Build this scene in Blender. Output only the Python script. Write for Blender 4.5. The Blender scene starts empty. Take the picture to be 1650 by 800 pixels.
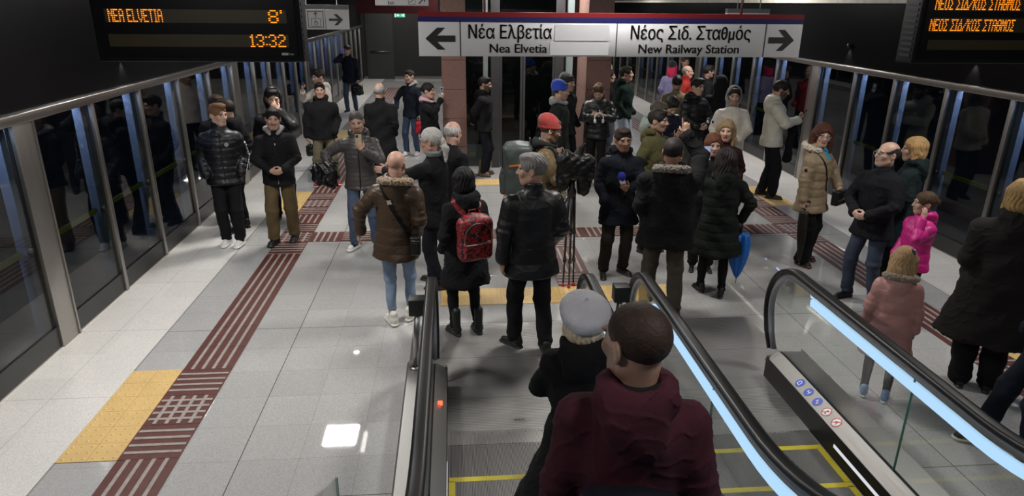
import bpy, bmesh, math, random
import numpy as np
from mathutils import Vector, Matrix

scene = bpy.context.scene
COL = scene.collection
PI = math.pi
random.seed(4)

# ------------------------------------------------------------------ camera
CAM_H = 2.92
def _cam_axes():
    f = 1100.0
    Y = np.array([727.0 - 825, 397.0, -f]); Y /= np.linalg.norm(Y)
    Z = np.array([28.8, 3063.8, f]); Z /= np.linalg.norm(Z)
    Z -= Y * (Z @ Y); Z /= np.linalg.norm(Z)
    return np.array([np.cross(Y, Z), Y, Z])
CAM_R = _cam_axes()
cam_data = bpy.data.cameras.new('camera')
cam_data.sensor_width = 36.0
cam_data.lens = 24.0
cam_data.clip_start = 0.05
cam_data.clip_end = 200
cam = bpy.data.objects.new('camera', cam_data)
COL.objects.link(cam)
_m = Matrix.Identity(4)
for i in range(3):
    for j in range(3):
        _m[i][j] = float(CAM_R[i, j])
_m[2][3] = CAM_H
cam.matrix_world = _m
scene.camera = cam

# ------------------------------------------------------------------ world, exposure
world = bpy.data.worlds.new('world')
scene.world = world
world.use_nodes = True
world.node_tree.nodes['Background'].inputs[0].default_value = (0.55, 0.62, 0.75, 1)
world.node_tree.nodes['Background'].inputs[1].default_value = 0.004
scene.view_settings.view_transform = 'Standard'
scene.view_settings.look = 'None'
scene.view_settings.gamma = 1
scene.view_settings.use_curve_mapping = False
scene.view_settings.exposure = 0.0

# ------------------------------------------------------------------ lamps
CEIL_Z = 3.62
LIGHT_POS = [(-2.1, 1.2, 40), (1.45, 1.2, 24), (4.9, 1.2, 14), (-2.1, 5.2, 95), (1.45, 6.4, 85), (4.9, 5.2, 55), (-1.88, 9.4, 105), (1.45, 12.3, 100), (4.9, 12.6, 105), (.15, 13.2, 70), (1.6, 17.2, 80), (-1.9, 22.0, 90), (4.6, 21.5, 80), (-1.9, 26.5, 50), (3.0, 26.5, 45)]
DOWN_POS = [(-2.0, 12.2), (-1.94, 14.6), (-1.2, 9.5), (4.2, 15.0), (5.2, 9.4), (2.6, 9.5), (.6, 9.5)]
def area(name, loc, sx, sy, power, color=(1, 0.97, 0.93), rot=(0, 0, 0), spread=PI):
    l = bpy.data.lights.new(name, 'AREA')
    l.shape = 'RECTANGLE'; l.size = sx; l.size_y = sy
    l.energy = power; l.color = color; l.spread = spread
    o = bpy.data.objects.new(name, l); COL.objects.link(o)
    o.location = loc; o.rotation_euler = rot
    return o
for (x, y, w) in LIGHT_POS:
    area('panel_lamp', (x, y, CEIL_Z - 0.03), 0.5, 0.5, w)
# bluish strips in the screen-door headers, on the track side
for sx in (-3.66, 6.27):
    area('header_lamp', (sx, 12.5, 1.96), 0.05, 22.0, 230.0, color=(0.45, 0.58, 1.0))

# ------------------------------------------------------------------ materials
MATS = {}
def _nt(name):
    m = bpy.data.materials.new(name); m.use_nodes = True
    nt = m.node_tree
    return m, nt, nt.nodes['Principled BSDF']
def mat(name, col=(.5, .5, .5), rough=.6, metal=0.0, bump=None, var=0.12, vscale=8.0, spec=0.5,
        sheen=0.0, coat=0.0, emit=None, estr=0.0, sss=0.0):
    """procedural principled material: noise-varied colour, optional noise bump (scale, strength, distance)"""
    if name in MATS: return MATS[name]
    m, nt, b = _nt(name)
    N = nt.nodes.new; L = nt.links.new
    tc = N('ShaderNodeTexCoord')
    if var > 0:
        n = N('ShaderNodeTexNoise'); n.inputs['Scale'].default_value = vscale; n.inputs['Detail'].default_value = 4
        L(tc.outputs['Object'], n.inputs['Vector'])
        r = N('ShaderNodeValToRGB')
        r.color_ramp.elements[0].position = .3; r.color_ramp.elements[1].position = .7
        r.color_ramp.elements[0].color = tuple(c * (1 - var) for c in col) + (1,)
        r.color_ramp.elements[1].color = tuple(min(1, c * (1 + var)) for c in col) + (1,)
        L(n.outputs['Fac'], r.inputs['Fac']); L(r.outputs['Color'], b.inputs['Base Color'])
    else:
        b.inputs['Base Color'].default_value = tuple(col) + (1,)
    b.inputs['Roughness'].default_value = rough
    b.inputs['Metallic'].default_value = metal
    b.inputs['Specular IOR Level'].default_value = spec
    if sheen: b.inputs['Sheen Weight'].default_value = sheen
    if coat: b.inputs['Coat Weight'].default_value = coat; b.inputs['Coat Roughness'].default_value = .08
    if sss: b.inputs['Subsurface Weight'].default_value = sss; b.inputs['Subsurface Radius'].default_value = (.01, .004, .002)
    if emit:
        b.inputs['Emission Color'].default_value = tuple(emit) + (1,); b.inputs['Emission Strength'].default_value = estr
    if bump:
        n2 = N('ShaderNodeTexNoise'); n2.inputs['Scale'].default_value = bump[0]; n2.inputs['Detail'].default_value = 5
        L(tc.outputs['Object'], n2.inputs['Vector'])
        bp = N('ShaderNodeBump'); bp.inputs['Strength'].default_value = bump[1]
        bp.inputs['Distance'].default_value = bump[2] if len(bump) > 2 else .004
        L(n2.outputs['Fac'], bp.inputs['Height']); L(bp.outputs['Normal'], b.inputs['Normal'])
    MATS[name] = m
    return m
def brushed(name, col=(.55, .53, .5), rough=.32, scale=(2, 200, 200)):
    if name in MATS: return MATS[name]
    m, nt, b = _nt(name)
    N = nt.nodes.new; L = nt.links.new
    tc = N('ShaderNodeTexCoord'); mp = N('ShaderNodeMapping'); mp.inputs['Scale'].default_value = scale
    n = N('ShaderNodeTexNoise'); n.inputs['Scale'].default_value = 1; n.inputs['Detail'].default_value = 3
    L(tc.outputs['Object'], mp.inputs['Vector']); L(mp.outputs['Vector'], n.inputs['Vector'])
    r = N('ShaderNodeMapRange'); r.inputs['To Min'].default_value = rough - .08; r.inputs['To Max'].default_value = rough + .1
    L(n.outputs['Fac'], r.inputs['Value']); L(r.outputs['Result'], b.inputs['Roughness'])
    b.inputs['Base Color'].default_value = tuple(col) + (1,); b.inputs['Metallic'].default_value = 1
    bp = N('ShaderNodeBump'); bp.inputs['Strength'].default_value = .05; bp.inputs['Distance'].default_value = .001
    L(n.outputs['Fac'], bp.inputs['Height']); L(bp.outputs['Normal'], b.inputs['Normal'])
    MATS[name] = m
    return m
def pane(name, tint=(.8, .85, .85), refl=1.0, ior=1.45, rough=0.0):
    """clear sheet glass: tinted see-through plus mirror reflection by Fresnel"""
    if name in MATS: return MATS[name]
    m = bpy.data.materials.new(name); m.use_nodes = True
    nt = m.node_tree; nt.nodes.clear(); N = nt.nodes.new; L = nt.links.new
    out = N('ShaderNodeOutputMaterial'); tr = N('ShaderNodeBsdfTransparent'); gl = N('ShaderNodeBsdfGlossy')
    mx = N('ShaderNodeMixShader'); fr = N('ShaderNodeFresnel'); fr.inputs['IOR'].default_value = ior
    ml = N('ShaderNodeMath'); ml.operation = 'MULTIPLY'; ml.inputs[1].default_value = refl
    tr.inputs['Color'].default_value = tuple(tint) + (1,); gl.inputs['Roughness'].default_value = rough
    ge = N('ShaderNodeNewGeometry'); ir = N('ShaderNodeMapRange'); ir.inputs['To Min'].default_value = ior; ir.inputs['To Max'].default_value = 1 / ior
    L(ge.outputs['Backfacing'], ir.inputs['Value']); L(ir.outputs[0], fr.inputs['IOR'])
    L(fr.outputs[0], ml.inputs[0]); L(ml.outputs[0], mx.inputs[0]); L(tr.outputs[0], mx.inputs[1]); L(gl.outputs[0], mx.inputs[2])
    L(mx.outputs[0], out.inputs['Surface'])
    MATS[name] = m
    return m
def glow(name, col, strength):
    if name in MATS: return MATS[name]
    m = bpy.data.materials.new(name); m.use_nodes = True
    nt = m.node_tree; nt.nodes.clear()
    out = nt.nodes.new('ShaderNodeOutputMaterial'); e = nt.nodes.new('ShaderNodeEmission')
    e.inputs[0].default_value = tuple(col) + (1,); e.inputs[1].default_value = strength
    nt.links.new(e.outputs[0], out.inputs['Surface'])
    MATS[name] = m
    return m

# ------------------------------------------------------------------ object helpers
def empty(name, label, cat, loc=(0, 0, 0), rz=0.0, group=None):
    o = bpy.data.objects.new(name, None); COL.objects.link(o)
    o.empty_display_size = .1
    o.location = loc; o.rotation_euler = (0, 0, rz)
    tag(o, label, cat, group)
    return o
def tag(o, label=None, cat=None, group=None, kind=None):
    if label: o['label'] = label
    if cat: o['category'] = cat
    if group: o['group'] = group
    if kind: o['kind'] = kind
    return o
class MB:
    """collects shapes into one mesh; every shape may have its own material slot"""
    def __init__(s): s.v = []; s.f = []; s.mi = []; s.sm = []
    def add(s, verts, faces, mi=0, smooth=False):
        o = len(s.v)
        s.v.extend([tuple(map(float, v)) for v in verts])
        for f in faces:
            s.f.append(tuple(i + o for i in f)); s.mi.append(mi); s.sm.append(smooth)
        return s
    def box(s, c, h, mi=0, R=None, bev=0.0):
        """c centre, h half sizes"""
        if bev <= 0:
            vs = [(sx * h[0], sy * h[1], sz * h[2]) for sx in (-1, 1) for sy in (-1, 1) for sz in (-1, 1)]
            fs = [(0, 1, 3, 2), (4, 6, 7, 5), (0, 4, 5, 1), (2, 3, 7, 6), (0, 2, 6, 4), (1, 5, 7, 3)]
        else:
            bm = bmesh.new(); bmesh.ops.create_cube(bm, size=2)
            for v in bm.verts: v.co = Vector((v.co.x * h[0], v.co.y * h[1], v.co.z * h[2]))
            bmesh.ops.bevel(bm, geom=bm.edges[:], offset=min(bev, min(h) * .95), segments=2, profile=.6, affect='EDGES')
            bm.verts.index_update()
            vs = [tuple(v.co) for v in bm.verts]; fs = [tuple(v.index for v in f.verts) for f in bm.faces]; bm.free()
        vs = [Vector(v) for v in vs]
        if R is not None: vs = [R @ v for v in vs]
        c = Vector(c)
        return s.add([v + c for v in vs], fs, mi, bev > 0)
    def bx(s, x0, x1, y0, y1, z0, z1, mi=0, bev=0.0):
        return s.box(((x0 + x1) / 2, (y0 + y1) / 2, (z0 + z1) / 2), (abs(x1 - x0) / 2, abs(y1 - y0) / 2, abs(z1 - z0) / 2), mi, None, bev)
    def tube(s, pts, r, n=10, mi=0, cap=True, closed=False):
        pts = [Vector(p) for p in pts]; rs = r if isinstance(r, (list, tuple)) else [r] * len(pts)
        vs = []; fs = []; up = None; m = len(pts)
        for i, p in enumerate(pts):
            if closed: t = (pts[(i + 1) % m] - pts[i - 1])
            else: t = pts[min(i + 1, m - 1)] - pts[max(i - 1, 0)]
            t.normalize()
            if up is None: up = Vector((0, 0, 1)) if abs(t.z) < .9 else Vector((1, 0, 0))
            a = t.cross(up); a.normalize(); b = a.cross(t); up = b
            for k in range(n):
                q = 2 * PI * k / n
                vs.append(p + (a * math.cos(q) + b * math.sin(q)) * rs[i])
        for i in range(m if closed else m - 1):
            j = (i + 1) % m
            for k in range(n):
                fs.append((i * n + k, i * n + (k + 1) % n, j * n + (k + 1) % n, j * n + k))
        if cap and not closed:
            fs.append(tuple(range(n - 1, -1, -1))); fs.append(tuple((m - 1) * n + k for k in range(n)))
        return s.add(vs, fs, mi, True)
    def lathe(s, prof, c=(0, 0, 0), n=20, mi=0, R=None):
        vs = []; fs = []
        for (r, z) in prof:
            for k in range(n):
                a = 2 * PI * k / n; vs.append(Vector((r * math.cos(a), r * math.sin(a), z)))
        for i in range(len(prof) - 1):
            for k in range(n): fs.append((i * n + k, i * n + (k + 1) % n, (i + 1) * n + (k + 1) % n, (i + 1) * n + k))
        if R is not None: vs = [R @ v for v in vs]
        c = Vector(c)
        return s.add([v + c for v in vs], fs, mi, True)
    def prism(s, poly, axis, a, b, mi=0):
        """2-D polygon extruded along axis ('x','y','z') from a to b"""
        n = len(poly)
        def P(p, t):
            if axis == 'x': return (t, p[0], p[1])
            if axis == 'y': return (p[0], t, p[1])
            return (p[0], p[1], t)
        vs = [P(p, a) for p in poly] + [P(p, b) for p in poly]
        fs = [tuple(range(n)), tuple(range(2 * n - 1, n - 1, -1))]
        fs += [(i, n + i, n + (i + 1) % n, (i + 1) % n) for i in range(n)]
        return s.add(vs, fs, mi)
    def build(s, name, mats, parent=None, loc=None, fixn=True):
        me = bpy.data.meshes.new(name); me.from_pydata(s.v, [], s.f)
        if not isinstance(mats, (list, tuple)): mats = [mats]
        for m in mats: me.materials.append(m)
        me.polygons.foreach_set('material_index', s.mi); me.polygons.foreach_set('use_smooth', s.sm)
        if fixn:
            bm = bmesh.new(); bm.from_mesh(me); bmesh.ops.recalc_face_normals(bm, faces=bm.faces[:]); bm.to_mesh(me); bm.free()
        me.update()
        o = bpy.data.objects.new(name, me); COL.objects.link(o)
        if parent: o.parent = parent
        if loc: o.location = loc
        return o
def struct(o): o['kind'] = 'structure'; return o
def text(body, size, m, name, parent, loc, rot=(PI / 2, 0, 0), sx=1.0, bold=0.0, align='LEFT', depth=.001, shear=0.0):
    c = bpy.data.curves.new(name, 'FONT'); c.body = body; c.size = size; c.extrude = depth; c.offset = 0
    c.align_x = align; c.shear = shear; c.resolution_u = 4
    o = bpy.data.objects.new(name, c); COL.objects.link(o)
    o.location = loc; o.rotation_euler = rot; o.scale = (sx, 1, 1)
    dg = bpy.context.evaluated_depsgraph_get()
    me = bpy.data.meshes.new_from_object(o.evaluated_get(dg))
    bpy.data.objects.remove(o); me.name = name
    if bold:      # heavier strokes: the outline doubled sideways
        bm = bmesh.new()
        for q in (-1, 0, 1):
            m2 = me.copy(); m2.transform(Matrix.Translation((q * bold, q * bold * .15, abs(q) * .00005))); bm.from_mesh(m2); bpy.data.meshes.remove(m2)
        bm.to_mesh(me); bm.free()
    o = bpy.data.objects.new(name, me); COL.objects.link(o)
    o.location = loc; o.rotation_euler = rot; o.scale = (sx, 1, 1)
    me.materials.clear(); me.materials.append(m)
    o.parent = parent
    return o

# ------------------------------------------------------------------ soft-surface modelling: fields -> one continuous mesh
def V3(*a): return np.array(a[0] if len(a) == 1 else a, dtype=np.float64)
def unit(v): v = V3(v); return v / (np.linalg.norm(v) + 1e-12)
def rotx(a): c, s = math.cos(a), math.sin(a); return np.array([[1, 0, 0], [0, c, -s], [0, s, c]])
def roty(a): c, s = math.cos(a), math.sin(a); return np.array([[c, 0, s], [0, 1, 0], [-s, 0, c]])
def rotz(a): c, s = math.cos(a), math.sin(a); return np.array([[c, -s, 0], [s, c, 0], [0, 0, 1]])
def rad(d): return d * PI / 180
def wob(P, f, s=0.0):
    x, y, z = P[..., 0] * f, P[..., 1] * f, P[..., 2] * f
    return (np.sin(x + 1.7 * np.sin(.8 * z + s) + s) * np.sin(1.1 * y + 1.3 * np.sin(.9 * x + 2 * s)) + np.sin(1.3 * z + 1.5 * np.sin(1.2 * y + s) + 1.4 * np.sin(x * .9))) * .5
class Field:
    def __init__(s): s.p = []; s.post = None
    def _add(s, fn, c, r, op, k, M):
        c = V3(c)
        if M is not None:
            R, o, sc = M
            f0 = fn
            fn = lambda P: f0(((P - o) @ R) / sc) * sc
            c = R @ (c * sc) + o; r = r * sc; k = k * sc
        s.p.append((fn, c, r, op, k)); return s
    def ell(s, c, r, k=.02, op='u', M=None, R=None):
        c = V3(c); r = V3(r)
        def fn(P):
            q = P - c
            if R is not None: q = q @ R
            k0 = np.sqrt(((q / r) ** 2).sum(-1) + 1e-8); k1 = np.sqrt(((q / (r * r)) ** 2).sum(-1) + 1e-8 / float(r.min()) ** 2)
            return k0 * (k0 - 1) / np.maximum(k1, 1e-9)
        return s._add(fn, c, float(r.max()), op, k, M)
    def cone(s, a, b, ra, rb, k=.02, op='u', M=None, quilt=None, flat=None):
        """tapered capsule; quilt=(pitch, amp) puffs it; flat=(direction, factor) squashes it along a direction"""
        a = V3(a); b = V3(b); ba = b - a; L2 = max(ba @ ba, 1e-9); L = math.sqrt(L2)
        def fn(P):
            q = P - a
            t = np.clip(q @ ba / L2, 0, 1)
            w = q - t[..., None] * ba
            if flat is not None:
                n = unit(flat[0]); w = w + (w @ n)[..., None] * n * (1 / flat[1] - 1)
            r = ra + (rb - ra) * t
            if quilt: r = r + quilt[1] * (np.sqrt(np.abs(np.sin(PI * t * L / quilt[0]))) - .55)
            return np.sqrt((w * w).sum(-1)) - r
        return s._add(fn, (a + b) / 2, L / 2 + max(ra, rb) + (quilt[1] if quilt else 0), op, k, M)
    def loft(s, prof, k=.03, op='u', M=None, quilt=None, n=2.0, rnd=.02):
        """stack of ellipses: rows of (z, cx, cy, half width, half depth)"""
        T = np.array(sorted(prof), float)
        zz = np.linspace(T[0, 0], T[-1, 0], 80)
        cols = []
        for j in range(1, 5):
            v = np.interp(zz, T[:, 0], T[:, j])
            w = max(1, int(.035 / max((zz[1] - zz[0]), 1e-6)))
            if w > 1:
                ker = np.hanning(2 * w + 1); ker /= ker.sum()
                v = np.convolve(np.pad(v, w, mode='edge'), ker, mode='valid')
            cols.append(v)
        z0, z1 = T[0, 0], T[-1, 0]
        def fn(P):
            z = P[..., 2]
            x0 = np.interp(z, zz, cols[0]); y0 = np.interp(z, zz, cols[1]); a = np.interp(z, zz, cols[2]); b = np.interp(z, zz, cols[3])
            if quilt:
                q = quilt[1] * (np.sqrt(np.abs(np.sin(PI * (z - z0) / quilt[0]))) - .55); a = a + q; b = b + q
            ux = np.abs(P[..., 0] - x0) / a; uy = np.abs(P[..., 1] - y0) / b
            if n == 2.0: rr = np.sqrt(ux * ux + uy * uy)
            else: rr = (ux ** n + uy ** n) ** (1 / n)
            g = np.sqrt((ux / a) ** 2 + (uy / b) ** 2) + 1e-9
            d = np.where(rr > .3, rr * (rr - 1) / g, -np.minimum(a, b) * .6)
            dz = np.maximum(z0 - z, z - z1)
            h = np.maximum(rnd - np.abs(d - dz), 0) / rnd
            return np.maximum(d, dz) + h * h * rnd * .25
        c = (0, 0, (z0 + z1) / 2)
        am = max(T[:, 3].max(), T[:, 4].max()) + np.abs(T[:, 1:3]).max()
        return s._add(fn, c, math.hypot((z1 - z0) / 2, am) + (quilt[1] if quilt else 0), op, k, M)
    def box(s, c, h, r=.01, k=.01, op='u', M=None, R=None):
        c = V3(c); h = V3(h) - r
        def fn(P):
            q = P - c
            if R is not None: q = q @ R
            q = np.abs(q) - h
            return np.sqrt((np.maximum(q, 0) ** 2).sum(-1)) + np.minimum(q.max(-1), 0) - r
        return s._add(fn, c, float(np.linalg.norm(h + r)), op, k, M)
    def torus(s, c, a, b, r, k=.01, op='u', M=None, R=None):
        """ring of half axes a, b in its xy plane, tube radius r"""
        c = V3(c)
        def fn(P):
            q = P - c
            if R is not None: q = q @ R
            m = (a + b) / 2
            l = np.sqrt((q[..., 0] / a) ** 2 + (q[..., 1] / b) ** 2) * m - m
            return np.sqrt(l * l + q[..., 2] ** 2) - r
        return s._add(fn, c, max(a, b) + r, op, k, M)
    @staticmethod
    def _comb(d, e, op, k):
        if op == 'u':
            if k <= 0: return np.minimum(d, e)
            h = np.maximum(k - np.abs(d - e), 0) / k
            return np.minimum(d, e) - h * h * k * .25
        e = -e
        if k <= 0: return np.maximum(d, e)
        h = np.maximum(k - np.abs(d - e), 0) / k
        return np.maximum(d, e) + h * h * k * .25
    def ev(s, P):
        P = np.asarray(P, float)
        d = np.full(P.shape[:-1], 1e3)
        for fn, c, r, op, k in s.p: d = s._comb(d, fn(P), op, k)
        if s.post is not None: d = d + s.post(P)
        return d
    def snap(s, P, off=0.0, it=6):
        """pull points on to the surface; returns points and outward normals"""
        P = np.array(P, float); e = 4e-3
        def grad(P):
            g = np.stack([s.ev(P + np.eye(3)[i] * e) - s.ev(P - np.eye(3)[i] * e) for i in range(3)], -1)
            return g / (np.linalg.norm(g, axis=-1, keepdims=True) + 1e-9)
        for _ in range(it):
            g = grad(P); P = P - g * np.clip(s.ev(P) - off, -.03, .03)[..., None]
        return P, grad(P)
    def mesh(s, vox):
        B = 8
        us = [q for q in s.p if q[3] == 'u']
        lo = np.min([c - r for _, c, r, _, _ in us], 0) - 3 * vox; hi = np.max([c + r for _, c, r, _, _ in us], 0) + 3 * vox
        nb = np.ceil((hi - lo) / (vox * B)).astype(int) + 1
        gi = np.stack(np.meshgrid(*[np.arange(n) for n in nb], indexing='ij'), -1).reshape(-1, 3)
        cen = lo + (gi + .5) * B * vox
        dc = s.ev(cen)
        keep = np.abs(dc) < 11 * vox + .012
        kb = gi[keep]; kc = cen[keep]; n = len(kb)
        loc = np.stack(np.meshgrid(*[np.arange(B)] * 3, indexing='ij'), -1).reshape(-1, 3)
        D = np.full((n, 512), 1e3)
        base = lo + kb * B * vox
        off = loc * vox
        for fn, c, r, op, k in s.p:
            m = np.where(np.linalg.norm(kc - c, axis=1) < r + 20 * vox + k + .02)[0]
            if len(m) == 0: continue
            P = base[m][:, None, :] + off[None]
            D[m] = s._comb(D[m], fn(P), op, k)
        if s.post is not None: D = D + s.post(base[:, None, :] + off[None])
        dims = nb * B
        G = np.repeat(np.repeat(np.repeat(np.where(dc < 0, -1., 1.).reshape(nb).astype(np.float32), B, 0), B, 1), B, 2)
        idx = kb[:, None, :] * B + loc[None]
        flat = (idx[..., 0] * dims[1] + idx[..., 1]) * dims[2] + idx[..., 2]
        G = G.ravel(); G[flat.ravel()] = D.ravel()
        ok = (idx < dims - 1).all(-1).ravel()
        cell = flat.ravel()[ok]; ijk = idx.reshape(-1, 3)[ok]
        sx, sy, sz = dims[1] * dims[2], dims[2], 1
        co = [(a, b, c) for a in (0, 1) for b in (0, 1) for c in (0, 1)]
        cnt = np.zeros(len(cell), np.int8)
        for (a, b, c) in co: cnt += G[cell + a * sx + b * sy + c * sz] < 0
        act = (cnt > 0) & (cnt < 8)
        cell = cell[act]; ijk = ijk[act]
        vals = np.stack([G[cell + a * sx + b * sy + c * sz] for (a, b, c) in co], 1)
        acc = np.zeros((len(cell), 3)); w = np.zeros(len(cell))
        C = np.array(co, float)
        for i in range(8):
            for j in range(i + 1, 8):
                if sum(abs(co[i][q] - co[j][q]) for q in range(3)) != 1: continue
                x = (vals[:, i] < 0) != (vals[:, j] < 0)
                t = vals[x, i] / (vals[x, i] - vals[x, j])
                acc[x] += C[i] + (C[j] - C[i]) * t[:, None]; w[x] += 1
        vert = lo + (ijk + acc / w[:, None]) * vox
        vid = np.full(len(G), -1, np.int32); vid[cell] = np.arange(len(cell))
        quads = []
        for ax, (o1, o2) in enumerate((((sy), (sz)), ((sz), (sx)), ((sx), (sy)))):
            st = (sx, sy, sz)[ax]
            v0 = G[cell] < 0; v1 = G[cell + st] < 0
            e = np.where(v0 != v1)[0]
            ce = cell[e]
            q = np.stack([vid[ce - o1 - o2], vid[ce - o2], vid[ce], vid[ce - o1]], 1)
            fl = ~v0[e]
            q[fl] = q[fl][:, ::-1]
            quads.append(q[(q >= 0).all(1)])
        return vert, np.concatenate(quads).astype(np.int32)
def mesh_obj(name, vert, quads, mats, parent=None, mi=None, colors=None, smooth_iter=1):
    if smooth_iter:
        for _ in range(smooth_iter):
            acc = np.zeros_like(vert); w = np.zeros(len(vert))
            for a, b in ((0, 1), (1, 2), (2, 3), (3, 0)):
                for i, j in ((a, b), (b, a)):
                    for d in range(3): acc[:, d] += np.bincount(quads[:, i], vert[quads[:, j], d], len(vert))
                    w += np.bincount(quads[:, i], minlength=len(vert))
            vert = vert * .5 + .5 * acc / np.maximum(w, 1)[:, None]
    me = bpy.data.meshes.new(name)
    me.vertices.add(len(vert)); me.vertices.foreach_set('co', vert.astype(np.float32).ravel())
    me.loops.add(quads.size); me.loops.foreach_set('vertex_index', quads.ravel())
    me.polygons.add(len(quads)); me.polygons.foreach_set('loop_start', np.arange(len(quads), dtype=np.int32) * 4)
    me.polygons.foreach_set('use_smooth', np.ones(len(quads), bool))
    if not isinstance(mats, (list, tuple)): mats = [mats]
    for m in mats: me.materials.append(m)
    if mi is not None: me.polygons.foreach_set('material_index', mi(vert[quads].mean(1)).astype(np.int32))
    me.update(calc_edges=True)
    if colors is not None:
        at = me.color_attributes.new('Col', 'FLOAT_COLOR', 'POINT')
        c = np.ones((len(vert), 4), np.float32); c[:, :3] = colors(vert)
        at.data.foreach_set('color', c.ravel())
    o = bpy.data.objects.new(name, me); COL.objects.link(o)
    if parent: o.parent = parent
    return o
def field_obj(name, F, vox, mats, parent=None, scale=1.0, mi=None, colors=None, it=1):
    v, q = F.mesh(vox)
    # colours and slots are judged in unscaled body units
    o = mesh_obj(name, v, q, mats, parent, mi, colors, it)
    if scale != 1.0: o.data.transform(Matrix.Scale(scale, 4))
    return o
def ribbon(F, pts, w, th, name, m, parent, scale=1.0, off=.002, sm=True, side=None):
    """flat band lying on a field's surface along pts (used for straps, zips, stripes, patches)"""
    P = np.array(pts, float)
    seg = np.r_[0, np.cumsum(np.linalg.norm(np.diff(P, axis=0), axis=1))]
    n = max(4, int(seg[-1] / .02))
    t = np.linspace(0, seg[-1], n); P = np.stack([np.interp(t, seg, P[:, i]) for i in range(3)], 1)
    P, N = F.snap(P, off)
    if len(P) > 6:
        for _ in range(2): P[1:-1] = (P[:-2] + 2 * P[1:-1] + P[2:]) / 4
    T = np.gradient(P, axis=0); T /= np.linalg.norm(T, axis=1, keepdims=True) + 1e-9
    S = np.cross(T, N); S /= np.linalg.norm(S, axis=1, keepdims=True) + 1e-9
    mb = MB(); vs = []; fs = []
    for p, s_, n_ in zip(P, S, N):
        for (a, b) in ((-1, 0), (1, 0), (1, 1), (-1, 1)): vs.append((p + s_ * a * w / 2 + n_ * (b * th)) * scale)
    for i in range(len(P) - 1):
        for k in range(4): fs.append((i * 4 + k, i * 4 + (k + 1) % 4, i * 4 + 4 + (k + 1) % 4, i * 4 + 4 + k))
    fs += [(3, 2, 1, 0), tuple((len(P) - 1) * 4 + k for k in range(4))]
    mb.add(vs, fs, 0, False)
    return mb.build(name, m, parent)

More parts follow.
